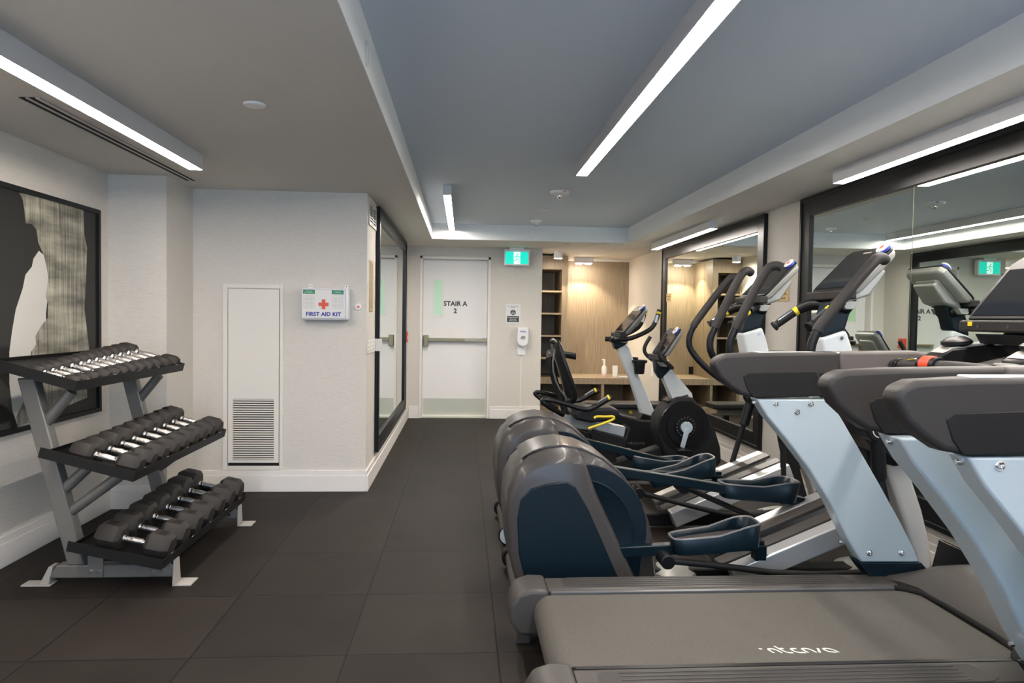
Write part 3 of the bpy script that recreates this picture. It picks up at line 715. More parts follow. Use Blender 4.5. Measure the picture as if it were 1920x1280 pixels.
def dumbbell(R, hl, hw, label):
    """R hex radius, hl head length, hw handle length; axis along local X, resting on local z=0"""
    r = root('hex_dumbbell', (0, 0, 0), label, 'dumbbell', 'hex dumbbells on the rack')
    ap_ = R*math.cos(PI/6)
    for s in (-1, 1):
        x0, x1 = s*hw/2, s*(hw/2+hl)
        rings = []
        for x, k in ((x0, .74), (x0+s*hl*.16, 1.0), (x0+s*hl*.76, 1.0), (x1, .72)):
            rings.append([(x, R*k*math.cos(PI/3*i), ap_+R*k*math.sin(PI/3*i)) for i in range(6)])
        h = MB().loft(rings).build('head', 'rubber', r, bev=.0025, ang=20)
        mb = MB()
        mb.box(min(x0+s*hl*.36, x0+s*hl*.72), max(x0+s*hl*.36, x0+s*hl*.72), -R*.36, R*.36, 2*ap_-.0005, 2*ap_+.0008)
        mb.build('number_pad', 'blkm', h)
    rg = [(.017, -hw/2), (.013, -hw/2+.008), (.013, -hw/2+.014), (.0145, -hw/2+.02), (.0175, 0), (.0145, hw/2-.02), (.013, hw/2-.014), (.013, hw/2-.008), (.017, hw/2)]
    hd = MB().lathe(rg, (0, 0, ap_), 'x', 20).build('handle', 'knurl', r)
    mb = MB()
    for s in (-1, 1): mb.lathe([(.019, s*(hw/2-.020)), (.019, s*(hw/2-.012))], (0, 0, ap_), 'x', 16)
    mb.build('collar', 'chrome', hd)
    return r
ORD = ['first', 'second', 'third', 'fourth', 'fifth', 'sixth', 'seventh', 'eighth', 'ninth', 'tenth', 'eleventh', 'twelfth', 'thirteenth']
def place(proto, k, i, n, y, tray, along, s, nm, first):
    (fx, fz), (bx_, bz) = TR[tray]
    vx, vz = bx_-fx, bz-fz; Ln = math.hypot(vx, vz); ux, uz = vx/Ln, vz/Ln; nx, nz = -uz, ux
    if nz < 0: nx, nz = -nx, -nz
    o = proto if first else copy_tree(proto)
    o.location = (fx+ux*along+nx*.0055, y, fz+uz*along+nz*.0055)
    o.rotation_euler = (0, math.atan2(uz, -ux), 0)
    o.scale = (s, s, s)
    o['label'] = nm
    return o
pb_ = dumbbell(.080, .128, .125, '')
n = 7
for i in range(n):
    y = 3.51 + i*.177
    place(pb_, 0, i, n, y, 'bot', .1905*(.94+.02*i)+.010, .94+.02*i, 'large black hex dumbbell with chrome handle, %s from the near end of the bottom tray' % ORD[i], i == 0)
pm_ = dumbbell(.060, .112, .120, '')
n = 9
for i in range(n):
    y = 3.475 + i*.1375
    place(pm_, 0, i, n, y, 'mid', .172*(.97+.018*i)+.010, .97+.018*i, 'medium black hex dumbbell with chrome handle, %s from the near end of the middle tray' % ORD[i], i == 0)
ps_ = dumbbell(.036, .080, .120, '')
ys = [3.455, 3.535, 3.625, 3.735, 3.835, 3.93, 4.025, 4.125, 4.23, 4.345, 4.465, 4.59]
for i, y in enumerate(ys):
    s = (.86, .90, .94)[i] if i < 3 else 1.0+.045*(i-3)
    place(ps_, 0, i, 12, y, 'top', .140*s+.012, s, 'small black hex dumbbell with chrome handle, %s from the near end of the top tray' % ORD[i], i == 0)

# ------------------------------------------------------------------ consoles shared by the machines
def console(parent, bot, top, yc, wd, th=.055, shell='conback', big=False, puck=True, ledge=True, ext=.04):
    """bot/top = (x, z) of the lower and upper edge of the tilted face"""
    vx, vz = top[0]-bot[0], top[1]-bot[1]; L = math.hypot(vx, vz); v = (vx/L, 0, vz/L)
    Mx = frame_m((bot[0], yc, bot[1]), (0, -1, 0), v)      # local x = viewer's right, y = up the slope, z = towards the user
    h = wd/2
    mb = MB(); mb.M = Mx
    r = .03
    out = [(-h, r), (-h+r*.3, 0), (h-r*.3, 0), (h, r), (h, L-r), (h-r, L), (-h+r, L), (-h, L-r)]
    mb.loft([[(x*k, (y-L/2)*k+L/2, z) for x, y in out] for z, k in ((-th*.25, .995), (-th*.8, .95), (-th, .86))])
    cb = mb.build('console_shell', shell, parent, bev=.004)
    mb = MB(); mb.M = Mx; i = [(x*.62, (y-L*.5)*.66+L*.44) for x, y in out]
    mb.loft([[(x, y, -th) for x, y in i], [(x*.9, y, -th-.022) for x, y in i]]); mb.build('back_hump', shell, cb, bev=.006)
    mb = MB(); mb.M = Mx; mb.loft([[(x, y, z) for x, y in out] for z in (-th*.25, 0)]); bz = mb.build('console_bezel', 'blk', parent, bev=.004)
    mb = MB(); mb.M = Mx; mb.box(-h+.018, h-.018, .018, L-.062, 0, .0015); mb.build('screen', 'screen', bz)
    logo(Mx @ Matrix.Translation((0, L-.038, .0008)), wd*.19, 'logo', bz)
    if puck:
        mb = MB(); mb.M = Mx; cx, cy = h-.045, L-.035
        mb.cyl((cx, cy, 0), (cx, cy, .014), .032); pk = mb.build('stop_puck_base', 'blue', parent, bev=.002)
        mb = MB(); mb.M = Mx; mb.cyl((cx, cy, .014), (cx, cy, .024), .034); mb.build('stop_puck', 'white', pk, bev=.003)
        mb = MB(); mb.M = Mx; mb.cyl((cx, cy, .024), (cx, cy, .0248), .013); mb.build('red_mark', 'red', pk)
    if ledge:
        mb = MB(); mb.box(bot[0]-.035, bot[0]+.03, yc-h*.98, yc+h*.98, bot[1]-.052, bot[1]-.006); lg = mb.build('media_tray', 'grip', parent, bev=.008)
        mb = MB()
        for s in (.05, -.55): mb.cyl((bot[0]-.037, yc-s*h, bot[1]-.03), (bot[0]-.034, yc-s*h, bot[1]-.03), .006, n=12)
        mb.build('audio_socket', 'ink', lg)
        mb = MB(); mb.xz([(bot[0]-.02, bot[1]-.06), (bot[0]+.07, bot[1]-.06), (bot[0]+.05, bot[1]-.10), (bot[0]+.005, bot[1]-.10)], yc-h*.7, yc+h*.7); mb.build('console_chin', shell, parent, bev=.004)
    return Mx, L

# ------------------------------------------------------------------ treadmill
def treadmill():
    yc = 2.455
    r = root('treadmill', (1.3, yc, 0), 'treadmill with silver uprights whose whole belt fills the foreground', 'treadmill', 'treadmills')
    FY0, FY1 = 1.985, 2.925
    box('deck_base', 'blkm', (.33, 2.30, FY0+.03, FY1-.03, .07, .215), r, bev=.01)
    # belt, wrapped around the rear roller
    by0, by1 = 2.17, 2.745
    prof = [(1.90, .240), (.37, .240)] + [(.37-.072*math.sin(a), .168+.072*math.cos(a)) for a in [PI*k/10 for k in range(1, 11)]] + [(1.90, .096)]
    bl = MB().xz(prof, by0, by1).build('running_belt', 'belt', r)
    logo(frame_m((1.163, 2.232, .2405), (1, -.02, 0), (.02, 1, 0)), .25, 'logo', bl, shear=-.55, hs=1.15)
    for s, (a, b, e0, e1) in ((1, (2.775, FY1, 2.750, 2.775)), (-1, (FY0, 2.135, 2.135, 2.16))):
        fr = MB().yz([(a, .07), (b, .07), (b, .225), (b-.02, .25), (a+.01, .252), (a, .245)] if s > 0 else [(a, .07), (b, .07), (b, .245), (b-.01, .252), (a+.02, .25), (a, .225)], .36, 1.86).build('foot_rail', 'rail', r, bev=.003)
        mb = MB()
        ca, cb_ = sorted((a+.02, b-.02))
        for q in range(5): mb.box(.50, 1.60, ca+.012+q*(cb_-ca-.024)/4-.002, ca+.012+q*(cb_-ca-.024)/4+.002, .251, .2535)
        mb.build('grip_ribs', 'rail', fr)
        mb = MB(); ml = [(.46, ca), (1.66, ca), (1.70, ca+.02), (1.66, cb_), (.46, cb_), (.43, cb_-.015), (.43, ca+.015)]
        mb.xy(ml, .2505, .2518); mb.build('tread_pad', 'armc', fr, bev=.001)
        box('edge_strip', 'strip' if s > 0 else 'blk', (.37, 1.86, e0+.004, e1-.001, .215, .247), fr, bev=.001)
        cap = [(.36, .07), (.36, .258), (.29, .262), (.235, .245), (.207, .20), (.205, .13), (.24, .075)]
        ya, yb = (2.745, FY1+.004) if s > 0 else (FY0-.004, 2.165)
        MB().xz(cap, ya, yb).build('rear_cap', 'rail', r, bev=.016, seg=3)
    # motor cover
    rings = []
    N = 17
    for x, zt, k in ((1.925, .252, 0), (1.95, .272, .3), (2.01, .300, .8), (2.09, .325, 1), (2.20, .33, 1), (2.28, .30, .9), (2.33, .20, .5)):
        ring_ = [(x, FY0-.004, .075)]
        for i in range(N):
            q = -1+2*i/(N-1); y = yc + q*(FY1-yc+.004)
            edge = max(0, abs(q)-.68)/.32
            xx = x - .085*min(1, edge*1.6)*(1-k)
            ring_.append((xx, y, zt - (.012+.06*k)*edge**2 - .01*k*(1-abs(q))))
        ring_.append((x, FY1+.004, .075)); rings.append(ring_)
    MB().loft(rings).build('motor_cover', 'rail', r, ang=50)
    MB().tube([(1.84, 2.12, .2475), (1.86, 2.16, .247), (1.92, 2.22, .247), (1.92, 2.68, .247), (1.87, 2.74, .247), (1.83, 2.76, .2475)], .011, 8, sm=1).build('cover_seal', 'dark', r)
    for s in (-1, 1):
        box('levelling_foot', 'rail', (.235, .30, yc+s*.40-.03, yc+s*.40+.03, 0, .08), r, bev=.008)
        box('levelling_foot', 'rail', (2.15, 2.25, yc+s*.40-.04, yc+s*.40+.04, 0, .08), r, bev=.008)
    # uprights and arms, traced side profile
    up = [(1.265,1.028),(1.589,1.030),(1.644,0.951),(1.730,0.816),(1.833,0.652),(1.926,0.498),(1.989,0.387),(2.028,0.308),(1.759,0.311),(1.690,0.417),(1.608,0.571),(1.507,0.723),(1.403,0.851),(1.315,0.950)]
    shoe = [(1.747,0.311),(2.031,0.308),(2.064,0.272),(1.890,0.255),(1.810,0.234),(1.773,0.275)]
    sh_up = [(1.069,1.175),(1.085,1.203),(1.124,1.219),(1.260,1.227),(1.627,1.236),(1.635,1.142),(1.586,1.042),(1.277,1.030),(1.199,1.043),(1.146,1.077),(1.099,1.118)]
    sh_ins = [(1.199,1.124),(1.220,1.140),(1.523,1.150),(1.569,1.044),(1.246,1.034),(1.217,1.073)]
    sh_l = [(1.627,1.236),(1.977,1.243),(2.039,1.234),(2.052,1.202),(1.932,1.163),(1.787,1.143),(1.635,1.142)]
    sh_l2 = [(1.530,1.148),(1.787,1.143),(1.752,1.108),(1.670,1.044),(1.579,1.041)]
    for s, y0, y1 in ((1, 2.88, 2.955), (-1, 1.955, 2.03)):
        ua, ub = (2.885, 2.965) if s > 0 else (2.01, 2.09)
        if s < 0: ua, ub = 1.91, 2.02
        u = MB().xz(up, ua, ub).build('upright', 'silver', r, bev=.008, seg=3)
        yn = ua
        for (x, z) in [(1.349,1.008),(1.506,1.009),(1.445,0.973),(1.792,0.353),(1.938,0.352)]:
            if s > 0: MB().lathe([(.0, -.0005), (.0135, -.0005), (.0135, -.003), (.010, -.003), (.0095, -.008), (.005, -.009), (.004, -.005), (.0, -.005)], (x, yn, z), 'y', 20).build('upright_bolt', 'chrome', u)
            else: MB().lathe([(.0, .0005), (.0135, .0005), (.0135, .003), (.010, .003), (.0095, .008), (.0, .009)], (x, ub, z), 'y', 20).build('upright_bolt', 'chrome', u)
        for (x, z) in [(1.280,1.009),(1.691,0.389)]:
            MB().lathe([(.0, -.012), (.006, -.012), (.009, -.004), (.009, 0)], (x-.004, (ua+ub)/2, z), 'x', 14).build('edge_bolt', 'chrome', u)
        sh = MB().xz(shoe, ua-.006, ub+.004).build('upright_foot', 'teal', r, bev=.003)
        for (x, z) in [(1.816,0.291),(2.012,0.289)]: MB().cyl((x, ua-.0065, z), (x, ua-.008, z), .006, n=12).build('bolt_hole', 'dark', sh)
        a = MB().xz(sh_up, y0, y1).build('arm', 'armc', r, bev=.022, seg=4)
        MB().xz(sh_ins, y0-.003, y0+.02).build('arm_inset_panel', 'blkm', a, bev=.003)
        l = MB().xz(sh_l, y0+.002, y1-.002).build('arm_joint_shell', 'arml', r, bev=.014, seg=3)
        l2 = MB().xz(sh_l2, y0-.004, y1).build('arm_lower_plate', 'blk', r, bev=.008, seg=2)
        (hx, hz), = [(1.597,1.127)]
        MB().cyl((hx-.02, y0-.0045, hz), (hx-.02, y0-.0065, hz), .009, n=16).build('bolt_hole', 'dark', l2)
        if s > 0:
            text('WARNING!', .021, facing_cam((1.985, y0-.002, 1.205)), 'yellow', l, bold=.0008)
            box('warning_text_lines', 'logodim', (1.93, 2.03, y0-.0012, y0+.002, 1.186, 1.189), l)
            mb = MB(); mb.xz([(1.27, 1.219), (1.95, 1.226), (1.95, 1.236), (1.27, 1.232)], y0+.012, y1-.01); mb.build('arm_top_cover', 'alu', r, bev=.004)
    # cross handle, safety clip, console
    mb = MB(); mb.tube([(1.87, 2.88, 1.18), (1.875, 2.80, 1.185), (1.88, yc, 1.20), (1.875, 2.11, 1.185), (1.87, 2.03, 1.18)], .024, 18, sm=1); hb = mb.build('front_handle', 'armc', r)
    for y in (2.84, 2.07): MB().cyl((1.872, y-.012, 1.182), (1.872, y+.012, 1.182), .031).build('handle_ring', 'blk', hb, bev=.003)
    for y in (2.69, 2.13): box('pulse_plate', 'chrome', (1.862, 1.887, y, y+.09, 1.214, 1.2195), hb, bev=.002)
    for y0 in (2.60, 2.20):
        h = .105
        mb = MB(); mb.cyl((1.879, y0, 1.196), (1.879, y0+h, 1.196), .034); ck = mb.build('clamp_ring', 'blk', r, bev=.003)
        if y0 > 2.5: MB().cyl((1.879, y0+.025, 1.197), (1.879, y0+.082, 1.197), .0365).build('emergency_stop', 'red', ck, bev=.002)
        pf = [(1.885, 1.235), (1.93, 1.262), (2.10, 1.285), (2.30, 1.296), (2.33, 1.285), (2.33, 1.265), (2.15, 1.235), (2.0, 1.19), (1.90, 1.172)]
        pt = MB().xz(pf, y0+.005, y0+h-.005).build('console_bracket', 'blk', r, bev=.006)
        MB().xz([(1.90, 1.247), (1.94, 1.270), (2.10, 1.292), (2.30, 1.303), (2.32, 1.292), (2.10, 1.28), (1.94, 1.258)], y0+.012, y0+h-.012).build('bracket_top_plate', 'conback', pt, bev=.002)
        mb = MB(); mb.M = Matrix.Translation((1.985, y0+h/2, 1.292)) @ Matrix.Rotation(-.12, 4, 'Y')
        mb.lathe([(.0, -.02), (.04, -.02), (.056, -.008), (.056, .004), (.03, .02), (.0, .022)]); mb.build('control_paddle', 'blk', pt)
    console(r, (2.062, 1.385), (2.268, 1.635), yc, .50, th=.05, shell='blkm', puck=False)
    box('yellow_tab', 'yellow', (2.023, 2.028, 2.625, 2.645, 1.356, 1.374), r)
    mb = MB(); mb.xz([(2.08, 1.32), (2.17, 1.40), (2.22, 1.36), (2.25, 1.20), (2.20, 1.19), (2.10, 1.26)], yc-.09, yc+.09); mb.build('console_mast', 'blkm', r, bev=.01)
    mb = MB(); mb.xz([(1.98, 1.15), (2.20, 1.22), (2.34, 1.22), (2.34, 1.15), (2.15, 1.09), (2.0, 1.09)], 2.03, 2.88); mb.build('console_crossbeam', 'char', r, bev=.014, seg=3)
    mb = MB(); mb.xz([(2.0, 1.20), (2.20, 1.245), (2.30, 1.245), (2.30, 1.225), (2.02, 1.175)], 2.05, 2.86); mb.build('storage_tray', 'conback', r, bev=.006)
    return r
t1 = treadmill()
t0 = copy_tree(t1); t0.location = t1.location + Vector((0, -1.25, 0))
t0['label'] = 'nearest treadmill, only its dark arm and silver upright top visible at right edge'

# ------------------------------------------------------------------ ellipticals
def foot_pedal(parent, x, y, z, pitch, side):
    Mx = Matrix.Translation((x, y, z)) @ Matrix.Rotation(-pitch, 4, 'Y')
    Lp = .43
    def outl(k, inset):
        pts = []
        for i in range(40):
            a = 2*PI*i/40; c, s_ = math.cos(a), math.sin(a)
            e_ = 2.0/4.6
            px_ = Lp/2*(abs(c)**e_)*(1 if c > 0 else -1); wv = .082+.012*(px_/(Lp/2))
            py_ = wv*(abs(s_)**e_)*(1 if s_ > 0 else -1)
            f = (1-inset/(Lp/2), 1-inset/wv)
            pts.append((Lp/2+px_*k*f[0], py_*k*f[1]))
        return pts
    def rim(u): 
        t = max(0, min(1, (u/Lp-.45)/.45)); return .036+.034*(t*t*(3-2*t))
    o0, o1, i1, i0 = outl(.93, 0), outl(1, 0), outl(1, .010), outl(.93, .010)
    mb = MB(); mb.M = Mx
    mb.loft([[(a, b, -.045) for a, b in o0], [(a, b, rim(a)-.006) for a, b in o1], [(a, b, rim(a)) for a, b in outl(1, .004)], [(a, b, rim(a)-.004) for a, b in i1], [(a, b, .008) for a, b in i0]])
    p = mb.build('foot_pedal', 'pedal', parent, ang=50)
    mb = MB(); mb.M = Mx
    fl = [(x, y, .0085) for x, y in outl(.90, .012)]
    mb.loft([fl, [(x, y, .0095) for x, y, z in fl]])
    for i in range(9): mb.box(.05+i*.035, .068+i*.035, -.045, .045, .008, .011)
    mb.build('tread_floor', 'char', p)
    mb = MB(); mb.M = Mx
    mb.loft([[(a, b, rim(a)-.004) for a, b in outl(1.006, 0)], [(a, b, rim(a)+.0015) for a, b in outl(1.0, .002)], [(a, b, rim(a)+.0015) for a, b in outl(1, .007)], [(a, b, rim(a)-.004) for a, b in outl(1, .010)]], cap=False)
    mb.build('pedal_rim', 'strip', p)
    return p

def elliptical(yc, near, far, label):
    r = root('elliptical_trainer', (1.2, yc, 0), label, 'elliptical trainer', 'elliptical trainers')
    # rear drive housing
    drum = [(.27, .10), (.235, .25), (.215, .42), (.22, .56), (.255, .655), (.32, .715), (.40, .748), (.48, .758), (.58, .742), (.68, .695), (.77, .62), (.845, .52), (.90, .40), (.935, .27), (.955, .13), (.93, .09)]
    rings = []
    for y, k in ((-.165, .955), (-.145, .985), (-.10, 1.0), (.10, 1.0), (.145, .985), (.165, .955)):
        rings.append([(.6+(x-.6)*k, yc+y, .1+(z-.1)*k) for x, z in drum])
    MB().loft(rings).build('drive_housing', 'char', r, ang=60)
    # rear shoulder cover with the sloping front edge
    sh = [(.265, .10), (.222, .25), (.205, .42), (.212, .56), (.25, .645), (.32, .71), (.40, .742), (.48, .752), (.55, .742), (.578, .715), (.64, .55), (.76, .30), (.86, .09)]
    rings = []
    for y, k in ((-.235, .90), (-.225, .955), (-.19, .985), (-.12, 1.0), (.12, 1.0), (.19, .985), (.225, .955), (.235, .90)):
        rings.append([(.5+(x-.5)*k, yc+y, .09+(z-.09)*(k if k > .96 else k*.985)) for x, z in sh])
    MB().loft(rings).build('rear_shroud', 'char', r, ang=60)
    for s in (-1, 1):
        ya, yb = sorted((yc+s*.225, yc+s*.241))
        pts = [(.31, .11), (.272, .26), (.262, .42), (.275, .515), (.32, .565), (.40, .59), (.49, .60), (.535, .575), (.60, .46), (.76, .11)]
        MB().xz(pts, ya, yb).build('side_panel', 'teal', r, bev=.006, seg=2)
        ya, yb = sorted((yc+s*.15, yc+s*.176))
        pts = [(.55, .668)] + [(.570+.325*math.sin(a), .345+.325*math.cos(a)) for a in [PI*k/24 for k in range(1, 16)]] + [(.86, .10), (.62, .10), (.50, .40)]
        rimp = MB().xz(pts, ya, yb).build('wheel_cover', 'teal', r, bev=.004)
        mb = MB(); y1_, y2_ = sorted((yc+s*.174, yc+s*.188)); mb.lathe([(.0, s*.170), (.268, s*.170), (.268, s*.186), (.262, s*.188), (.256, s*.186), (.246, s*.180), (.0, s*.180)], (.560, yc, .335), 'y', 64)
        mb.build('crank_disc', 'teal', rimp)
    # top rim cover
    cap = [(.30, .712), (.34, .736), (.40, .758), (.48, .769), (.58, .751), (.686, .703), (.778, .627), (.855, .525), (.911, .404), (.946, .272)]
    mb = MB(); mb.loft([[(x-.004, yc+q, z-.005-abs(q)*.03) for x, z in cap]+[(x-.016, yc+q, z-.024) for x, z in cap[::-1]] for q in (-.150, -.12, .12, .150)])
    mb.build('rim_cover', 'char', r, bev=.004)
    # rear stabiliser
    MB().tube([(.285, yc-.30, .062), (.285, yc+.30, .062)], .043, 20).build('rear_stabilizer', 'rail', r)
    for s in (-1, 1):
        a = MB().cyl((.285, yc+s*.27, .062), (.285, yc+s*.325, .062), .061, n=28).build('stabilizer_end', 'blk', r, bev=.006)
        MB().cyl((.285, yc+s*.325, .062), (.285, yc+s*.329, .062), .052, n=28).build('stabilizer_cap', 'silver', a, bev=.001)
    # base beam and front feet
    box('base_beam', 'blkm', (.30, 2.36, yc-.05, yc+.05, .03, .11), r, bev=.01)
    for x, rr in ((1.08, .14), (2.12, .20)):
        mb = MB(); mb.lathe([(.0, 0), (rr, 0), (rr, .03), (rr*.82, .09), (rr*.4, .125), (.0, .13)], (x, yc, 0)); mb.build('base_fairing', 'conback', r)
    MB().tube([(2.3, yc-.32, .05), (2.3, yc+.32, .05)], .04, 18).build('front_stabilizer', 'rail', r)
    # ramp rails
    ra, rb_ = (1.30, .165), (2.05, .472); dx, dz = rb_[0]-ra[0], rb_[1]-ra[1]; L = math.hypot(dx, dz); ux, uz = dx/L, dz/L; nx, nz = -uz, ux
    for s in (-1, 1):
        y = yc+s*.185
        q = [(ra[0], ra[1]), (rb_[0], rb_[1]), (rb_[0]-nx*.10, rb_[1]-nz*.10), (ra[0]-nx*.10, ra[1]-nz*.10)]
        ra_ = MB().xz(q, y-.045, y+.045).build('ramp_rail', 'alu', r, bev=.007)
        box('rail_end_cap', 'conback', (0, 0.001, 0, .001, 0, .001), ra_) if False else None
        q = [(ra[0]+ux*-.02+nx*.004, ra[1]-uz*.02+nz*.004), (rb_[0], rb_[1]+.004)]
        yi = yc+s*.085
        MB().xz([(q[0][0], q[0][1]), (q[1][0], q[1][1]), (q[1][0], q[1][1]-.02), (q[0][0], q[0][1]-.02)], yi-.045, yi+.045).build('ramp_track', 'rail', r, bev=.003)
    # column: lower post, pivot cover, neck
    lo = [(2.36, .07), (2.44, .07), (2.42, .22), (2.37, .40), (2.31, .56), (2.25, .70), (2.17, .70), (2.19, .58), (2.25, .42), (2.31, .25)]
    MB().xz(lo, yc-.055, yc+.055).build('lower_post', 'post', r, bev=.018, seg=3)
    cv = [(1.86, 1.13), (1.98, 1.17), (2.10, 1.02), (2.22, .86), (2.30, .74), (2.26, .66), (2.16, .64), (2.06, .72), (1.94, .88), (1.86, 1.02)]
    pc_ = MB().xz(cv, yc-.14, yc+.14).build('pivot_cover', 'blk', r, bev=.03, seg=3)
    MB().xz([(2.03, .86), (2.12, .78), (2.22, .40), (2.30, .14), (2.22, .12), (2.12, .45)], yc-.035, yc+.035).build('rear_strut', 'blkm', r, bev=.008)
    nk = [(1.855, 1.08), (1.99, 1.12), (1.955, 1.25), (1.925, 1.325), (1.80, 1.285), (1.82, 1.18)]
    n_ = MB().xz(nk, yc-.068, yc+.068).build('neck', 'neck', r, bev=.014, seg=3)
    for (x, z) in ((1.90, 1.285),): MB().lathe([(.0, -.072), (.009, -.072), (.009, -.067), (.0, -.067)], (x, yc, z), 'y', 14).build('neck_bolt', 'chrome', n_)
    MB().xz([(1.80, 1.285), (1.925, 1.325), (1.945, 1.40), (1.99, 1.49), (1.90, 1.52), (1.845, 1.46), (1.82, 1.39)], yc-.06, yc+.06).build('neck_collar', 'teal', r, bev=.014, seg=3)
    # bottle holder
    mb = MB(); mb.lathe([(.0, 1.065), (.050, 1.065), (.058, 1.15), (.070, 1.15), (.070, 1.175), (.058, 1.175), (.050, 1.075), (.0, 1.075)], (2.03, yc-.10, 0)); mb.build('bottle_holder', 'blk', r)
    # console and fixed grips
    Mx, L = console(r, (1.872, 1.528), (2.085, 1.745), yc, .39, puck=True)
    mb = MB(); mb.xz([(1.90, 1.46), (2.02, 1.50), (2.10, 1.62), (2.05, 1.66), (1.92, 1.54)], yc-.11, yc+.11); mb.build('console_back_mount', 'conback', r, bev=.012)
    for s in (-1, 1):
        g = [(1.93, yc+s*.05, 1.44), (1.85, yc+s*.12, 1.465), (1.79, yc+s*.165, 1.43)]
        a = MB().tube(g, [.034, .032, .026], 14, sm=2).build('grip_bracket', 'blk', r)
        e1 = Vector((1.665, yc+s*.19, 1.335)); b = Vector(g[2]); dv = (e1-b).normalized()
        gp = MB().tube([b, b+dv*.02, e1-dv*.018, e1-dv*.01, e1], [.022, .020, .020, .027, .026], 16).build('fixed_grip', 'blkm', r)
        MB().tube([b+dv*.005, b+dv*.03], .0235, 16).build('yellow_band', 'yellow', gp)
        off = Vector((-.006, 0, .010))
        MB().tube([b+dv*.035+off, e1-dv*.035+off], .0135, 10).build('pulse_plate', 'chrome', gp)
    # moving handlebars, link rods, pedal arms
    for s, d in ((-1, near), (1, far)):
        dt, dx = d['dx']; y = yc+s*.30
        hb = [(1.99+dt, 1.660), (1.96+dt, 1.674), (1.91+dt, 1.652), (1.66+dx, 1.345), (1.615+dx, 1.245), (1.63+dx, 1.15), (1.76+dx*.7, .99), (1.97+dx*.3, .86)]
        yy = [y+s*-.035, y-s*.015, y, y, y, y, y-s*.05, y-s*.10]
        P = [(a[0], b, a[1]) for a, b in zip(hb, yy)]
        MB().tube(P[3:], .0215, 14, sm=2).build('handlebar', 'blk', r)
        MB().tube(P[:4]+[(P[3][0]*.75+P[4][0]*.25, y, P[3][2]*.75+P[4][2]*.25)], .0255, 14, sm=2).build('handlebar_grip', 'grip', r)
        yl = yc+s*.225
        pv = MB().cyl((2.0, yc+s*.14, .85), (2.0, yl+s*.03, .85), .062, n=28).build('pivot_hub', 'blk', r, bev=.008)
        lk = [(2.0, .85), d['lk']]
        k = MB().tube([(2.0, yl, .86), (2.0*.62+d['lk'][0]*.38, yl, .86*.62+d['lk'][1]*.38)], .034, 14).build('link_socket', 'blk', r, bev=.004)
        MB().tube([(2.0*.62+d['lk'][0]*.38, yl, .86*.62+d['lk'][1]*.38), (d['lk'][0], yl, d['lk'][1])], .018, 12).build('swing_link', 'blkm', r)
        if s < 0:
            mb = MB(); mb.M = facing_cam((2.0, yl+s*.031, .85)); R1 = []
            for (a, z) in ((.033, 0), (.033, .001), (.038, .001), (.038, 0)): R1.append([(a*math.cos(2*PI*i/32), a*math.sin(2*PI*i/32), z) for i in range(32)])
            mb.loft(R1, cap=False); mb.build('hub_ring', 'logo', pv); text('10', .036, facing_cam((2.0, yl+s*.0312, .85)), 'logo', pv, bold=.0012)
        a, b = d['arm']; ya = yc+s*.20
        t = Vector((b[0]-a[0], 0, b[1]-a[1])).normalized(); nn = Vector((-t.z, 0, t.x))*.024
        q = [(a[0]-nn.x, a[1]-nn.z), (b[0]-nn.x, b[1]-nn.z), (b[0]+nn.x, b[1]+nn.z), (a[0]+nn.x, a[1]+nn.z)]
        pa = MB().xz(q, ya-.025, ya+.025).build('pedal_arm', 'pedal', r, bev=.004)
        px_, pz_, pit = d['ped']
        foot_pedal(r, px_, yc+s*.225, pz_, pit, s)
        box('roller_bracket', 'pedal', (b[0]-.045, b[0]+.01, ya-.03, ya+.03, b[1]-.075, b[1]+.0), r, bev=.004)
        MB().cyl((b[0]-.02, ya-.028, b[1]-.06), (b[0]-.02, ya+.028, b[1]-.06), .024, n=22).build('ramp_roller', 'blk', r, bev=.004)
        rd = d['rod']; yr = yc+s*.275
        MB().cyl((rd[0][0], ya, rd[0][1]), (rd[0][0], yr+s*.03, rd[0][1]), .034, n=22).build('rod_joint', 'blk', r, bev=.005)
        MB().tube([(q_[0], yr, q_[1]) for q_ in rd], .0155, 12, sm=1).build('drive_rod', 'blkm', r)
    return r
near1 = dict(dx=(0.0, 0.0), lk=(2.06, .20), arm=((.70, .255), (1.46, .285)), ped=(.995, .300, .10), rod=[(.965, .235), (1.25, .205), (1.55, .16), (2.06, .17)])
far1 = dict(dx=(-.25, -.15), lk=(1.95, .22), arm=((.75, .565), (1.86, .385)), ped=(1.40, .455, -.06), rod=[(1.20, .46), (1.40, .37), (1.72, .235), (1.95, .22)])
elliptical(3.42, near1, far1, 'nearer elliptical trainer with dark pedals and housing, just beyond the big treadmill')
near2 = dict(dx=(-.235, -.125), lk=(2.02, .22), arm=((.75, .40), (1.62, .40)), ped=(1.15, .375, .20), rod=[(1.08, .31), (1.32, .245), (1.70, .15), (2.02, .2)])
far2 = dict(dx=(-.08, -.055), lk=(1.84, .30), arm=((.72, .56), (1.56, .355)), ped=(1.145, .41, -.16), rod=[(1.15, .44), (1.40, .33), (1.72, .22), (1.84, .30)])
elliptical(4.40, near2, far2, 'farther elliptical trainer, between the near one and the recumbent bike')

